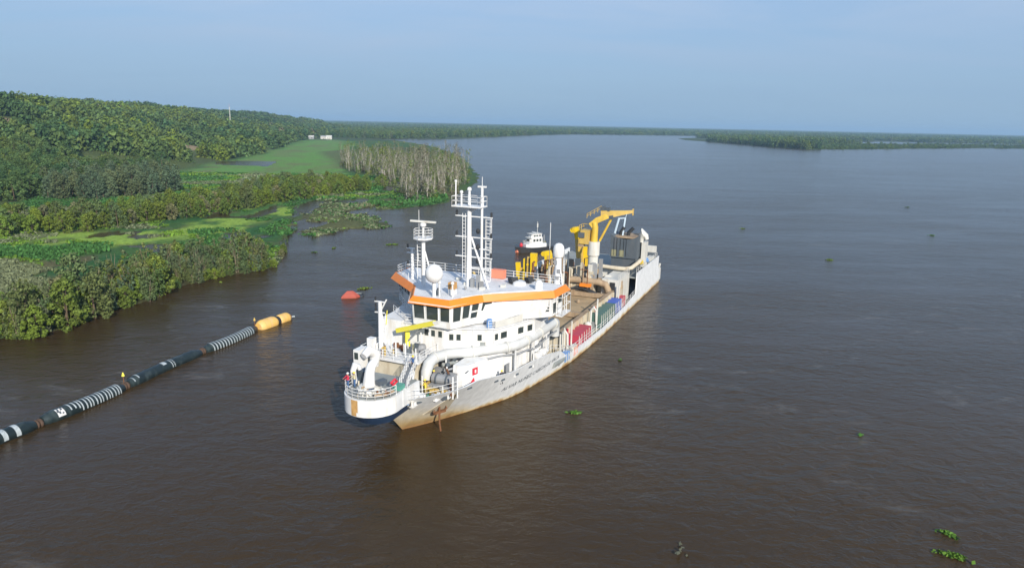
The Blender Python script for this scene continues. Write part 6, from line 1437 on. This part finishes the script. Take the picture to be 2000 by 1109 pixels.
# ------------------------------------------------------------------ workboat
def workboat():
    t = empty('workboat', (9.4, 187.5, 0), math.atan2(-7.0, -10.3)); t.scale = (.92, .9, .88); tag(t, 'small dark hulled workboat with white cabin beyond the dredger', 'boat')
    L_ = 12.4
    mb = MB(); rows = []
    for i in range(13):
        s = i / 12; x = -1.2 + L_ * s; w = 2.05 * (1 - max(0, (s - .55) / .45) ** 2.2) ** .8 + .03; zt = 1.35 + .75 * max(0, s - .45) ** 1.3 * 1.6
        rows.append([(x - (.0 if s < .9 else .5 * (s - .9) * 10), -w * .86, -.5), (x, -w, .5), (x + .3 * s, -w * 1.03, zt), (x + .3 * s, w * 1.03, zt), (x, w, .5), (x - (.0 if s < .9 else .5 * (s - .9) * 10), w * .86, -.5)])
    MB().loft(rows).build('hull', mat('tarred_hull', (0.035, 0.038, 0.042), .5, var=.2, dirt=(.12, .07, .04), dirt_amt=.4), t, smooth=True)
    for s_ in (-1, 1): MB().pipe([(r_[2][0], s_ * abs(r_[2][1]) + s_ * .06, r_[2][2] - .25) for r_ in rows], .16, 6).build('rubber_fender', M['black'], t)
    MB().pipe([(10.4, 0.0, 0.35), (11.2, .05, .5)], .5, 10).build('bow_fender', M['salmon'], t)
    MB().prism([(1.2, -1.55), (7.4, -1.55), (8.2, -.9), (8.2, .9), (7.4, 1.55), (1.2, 1.55)], 1.3, 2.5).build('cabin', M['white'], t)
    cb = MB().prism([(2.6, -1.35), (6.4, -1.35), (6.9, -.8), (6.9, .8), (6.4, 1.35), (2.6, 1.35)], 2.5, 4.3).build('wheelhouse', M['white'], t)
    up = MB().prism([(2.8, -1.15), (5.9, -1.15), (6.3, -.7), (6.3, .7), (5.9, 1.15), (2.8, 1.15)], 4.4, 5.5).build('upper_bridge', M['white'], t)
    for y in (-1.36, 1.36):
        for x in (3.0, 4.1, 5.2): MB().box(x, x + .75, y - .02, y + .02, 3.2, 3.95).build('window', M['glass'], cb)
    for y in (-.7, .02): MB().box(6.9, 6.93, y, y + .66, 3.2, 3.95).build('window', M['glass'], cb)
    for y in (-1.16, 1.16):
        for x in (3.1, 4.1, 5.0): MB().box(x, x + .7, y - .02, y + .02, 4.7, 5.2).build('window', M['glass'], up)
    MB().prism([(2.4, -1.5), (7.0, -1.5), (7.0, 1.5), (2.4, 1.5)], 4.3, 4.4).build('roof', M['offwhite'], t); MB().prism([(2.6, -1.3), (6.6, -1.3), (6.6, 1.3), (2.6, 1.3)], 5.5, 5.58).build('roof', M['offwhite'], t)
    MB().tube((3.6, 0, 5.5), (3.6, 0, 9.2), .06, 6).box(3.45, 3.75, -.12, .12, 7.4, 8.6).build('mast', M['offwhite'], t)
    MB().box(4.8, 5.1, -.9, .9, 5.9, 6.05).tube((4.95, 0, 5.5), (4.95, 0, 5.95), .1, 6).build('radar_scanner', M['white'], t)
    MB().lathe((8.9, -.7, 1.7), [(.45, 0), (.5, .4), (.4, .9), (.1, 1.1)], 10).build('red_cover', M['red'], t)
    MB().rails([(-.8, -1.8, 1.35), (2.0, -1.9, 1.35)], 1, 2, .03, 1).build('railing', M['lemon'], t); MB().rails([(6.5, -1.3, 2.5), (8.1, -.9, 2.5), (8.1, .9, 2.5), (6.5, 1.3, 2.5)], .9, 2, .035, 1).build('railing', M['offwhite'], t)
    MB().box(-.6, .6, -.7, .7, 1.35, 2.2).build('tow_winch', M['slate'], t); MB().tube((1.7, .9, 2.5), (1.7, .9, 5.0), .16, 8).build('exhaust_pipe', M['grey'], t); MB().tube((1.7, -.9, 2.5), (1.7, -.9, 4.6), .08, 8).build('deck_post', M['grey'], t)
workboat()

# ------------------------------------------------------------------ weed adrift on the river
def weed(x, y, ln, wd, rz, label, seed, n=None, mt='weed'):
    g_ = np.random.default_rng(seed); n = n or int(60 + ln * wd * 55)
    a = np.clip(g_.normal(size=n) * .42, -1, 1); b = np.clip(g_.normal(size=n) * .42, -1, 1) * (1 - .4 * np.abs(a))
    C = np.column_stack([a * ln, b * wd + .12 * ln * np.sin(a * 3 + seed), g_.uniform(.02, .3, n) * (1 - .5 * np.hypot(a, b))])
    V, F = leaves(C, [(.12, .12, .1)] * n, 2, 0.26, seed, up=.9, asp=1.2)
    o = bpy.data.objects.new('floating_plant', raw_mesh('floating_plant', V, F, LM[mt])); o.location = (x, y, 0.0); o.rotation_euler = (0, 0, rz); COL.objects.link(o)
    tag(o, label, 'water plant')
weed(36.9, 49.8, 1.5, .5, R(-38), 'largest bright green hyacinth raft at the lower right of the river', 1)
weed(38.4, 52.9, .9, .25, R(-42), 'small hyacinth raft just above the large one at lower right', 2, 60)
weed(7.8, 77.1, .9, .3, R(10), 'little green weed patch in front of the dredger hull', 3, 60)
weed(14.2, 49.6, 1.7, .8, R(70), 'sparse brown weed stems near the bottom edge of the river', 4, 7, 'dry')
weed(85.4, 180.9, 1.2, .45, R(5), 'yellow green weed patch far out right of the stern', 5, 80)
weed(-34.2, 190, 2.2, .9, R(8), 'weed raft between the radar mast and the marsh', 6, 110)
weed(-30.6, 137.6, 1.7, .8, R(30), 'olive weed raft trailing from the red buoy', 7, 130, 'olive')
weed(-48.6, 182.6, .9, .5, R(80), 'dark weed clump just off the willow point', 8, 70, 'mid')
weed(16.4, 96.6, .4, .15, R(80), 'dark stick of drift weed beside the hull', 9, 14, 'deep')
weed(142.2, 230.1, 1.6, .3, R(0), 'thin weed streak far out at the right', 10, 50)
weed(79.8, 236.3, 1.6, .6, R(0), 'pale weed speck beyond the stern', 11, 40, 'lime')
weed(182.8, 317.6, 1.5, .4, R(0), 'dark weed speck farthest out on the right', 12, 50, 'deep')
weed(-61.7, 140.2, .35, .2, R(0), 'pale speck of weed off the willow bank', 13, 14, 'lime')
weed(40.4, 72.6, .35, .2, R(50), 'tiny weed speck on the open water at right', 15, 12)
weed(-52, 176, .8, .35, R(20), 'weed scrap beside the willow point', 16, 40, 'deep')

# ------------------------------------------------------------------ far things on the left bank
def far_house(x, y, w, d, h, rz, label, wall, roofm, cat='house'):
    z = max(0.2, ground_at(x, y)); t = empty('house', (x, y, z), rz); tag(t, label, cat)
    wl = MB().box(-w / 2, w / 2, -d / 2, d / 2, -.5, h).build('wall', M[wall], t)
    rf = MB().prism([(-w / 2 - .4, -d / 2 - .4), (w / 2 + .4, -d / 2 - .4), (w / 2 + .4, d / 2 + .4), (-w / 2 - .4, d / 2 + .4)], h, h + 2.0, [(-w / 2 - .2, -.1), (w / 2 + .2, -.1), (w / 2 + .2, .1), (-w / 2 - .2, .1)]).build('roof', M[roofm], t)
    k = max(2, int(w / 5))
    for i in range(k): MB().box(-w / 2 + w * (i + .3) / k, -w / 2 + w * (i + .62) / k, -d / 2 - .05, -d / 2, 1.0, 2.4).build('window', M['glass'], t)
    MB().box(-.6, .6, -d / 2 - .06, -d / 2, 0, 2.2).build('door', M['bark'], t)
far_house(-352, 1010, 9, 7, 4.5, R(10), 'small white house at the foot of the wooded hill, above the meadow', 'white', 'offwhite')
far_house(-362, 1215, 22, 9, 4, R(8), 'long pale shed with a grey roof at the far end of the meadow', 'grey', 'offwhite', 'shed')
far_house(-378, 1205, 12, 9, 7, R(8), 'rusty red building beside the long pale shed', 'buoyred', 'rust', 'shed')
far_house(-326, 1222, 9, 7, 4.5, R(8), 'white house right of the long shed at the far end of the meadow', 'offwhite', 'offwhite')
far_house(-339, 1235, 10, 7, 4, R(8), 'grey roofed house between the shed and the white house', 'offwhite', 'grey')
z = ground_at(-448, 1100)
t = empty('radio_mast', (-448, 1100, z)); tag(t, 'tall thin lattice radio mast standing among the hill trees', 'mast')
mb = MB()
for a in range(3):
    c, s = math.cos(a * 2.094), math.sin(a * 2.094); mb.tube((c * .9, s * .9, 0), (c * .5, s * .5, 38), .14, 4)
    for k in range(19): a2 = (a + 1) * 2.094; mb.tube((c * (.9 - .02 * k), s * (.9 - .02 * k), 2 * k), (math.cos(a2) * (.9 - .02 * k), math.sin(a2) * (.9 - .02 * k), 2 * k + 2), .08, 3)
mb.build('lattice', M['offwhite'], t); MB().tube((0, 0, 38), (0, 0, 43), .12, 5).build('top_antenna', M['salmon'], t); MB().box(-2.5, 2.5, -2, 2, 0, 4).build('base_hut', M['white'], t)
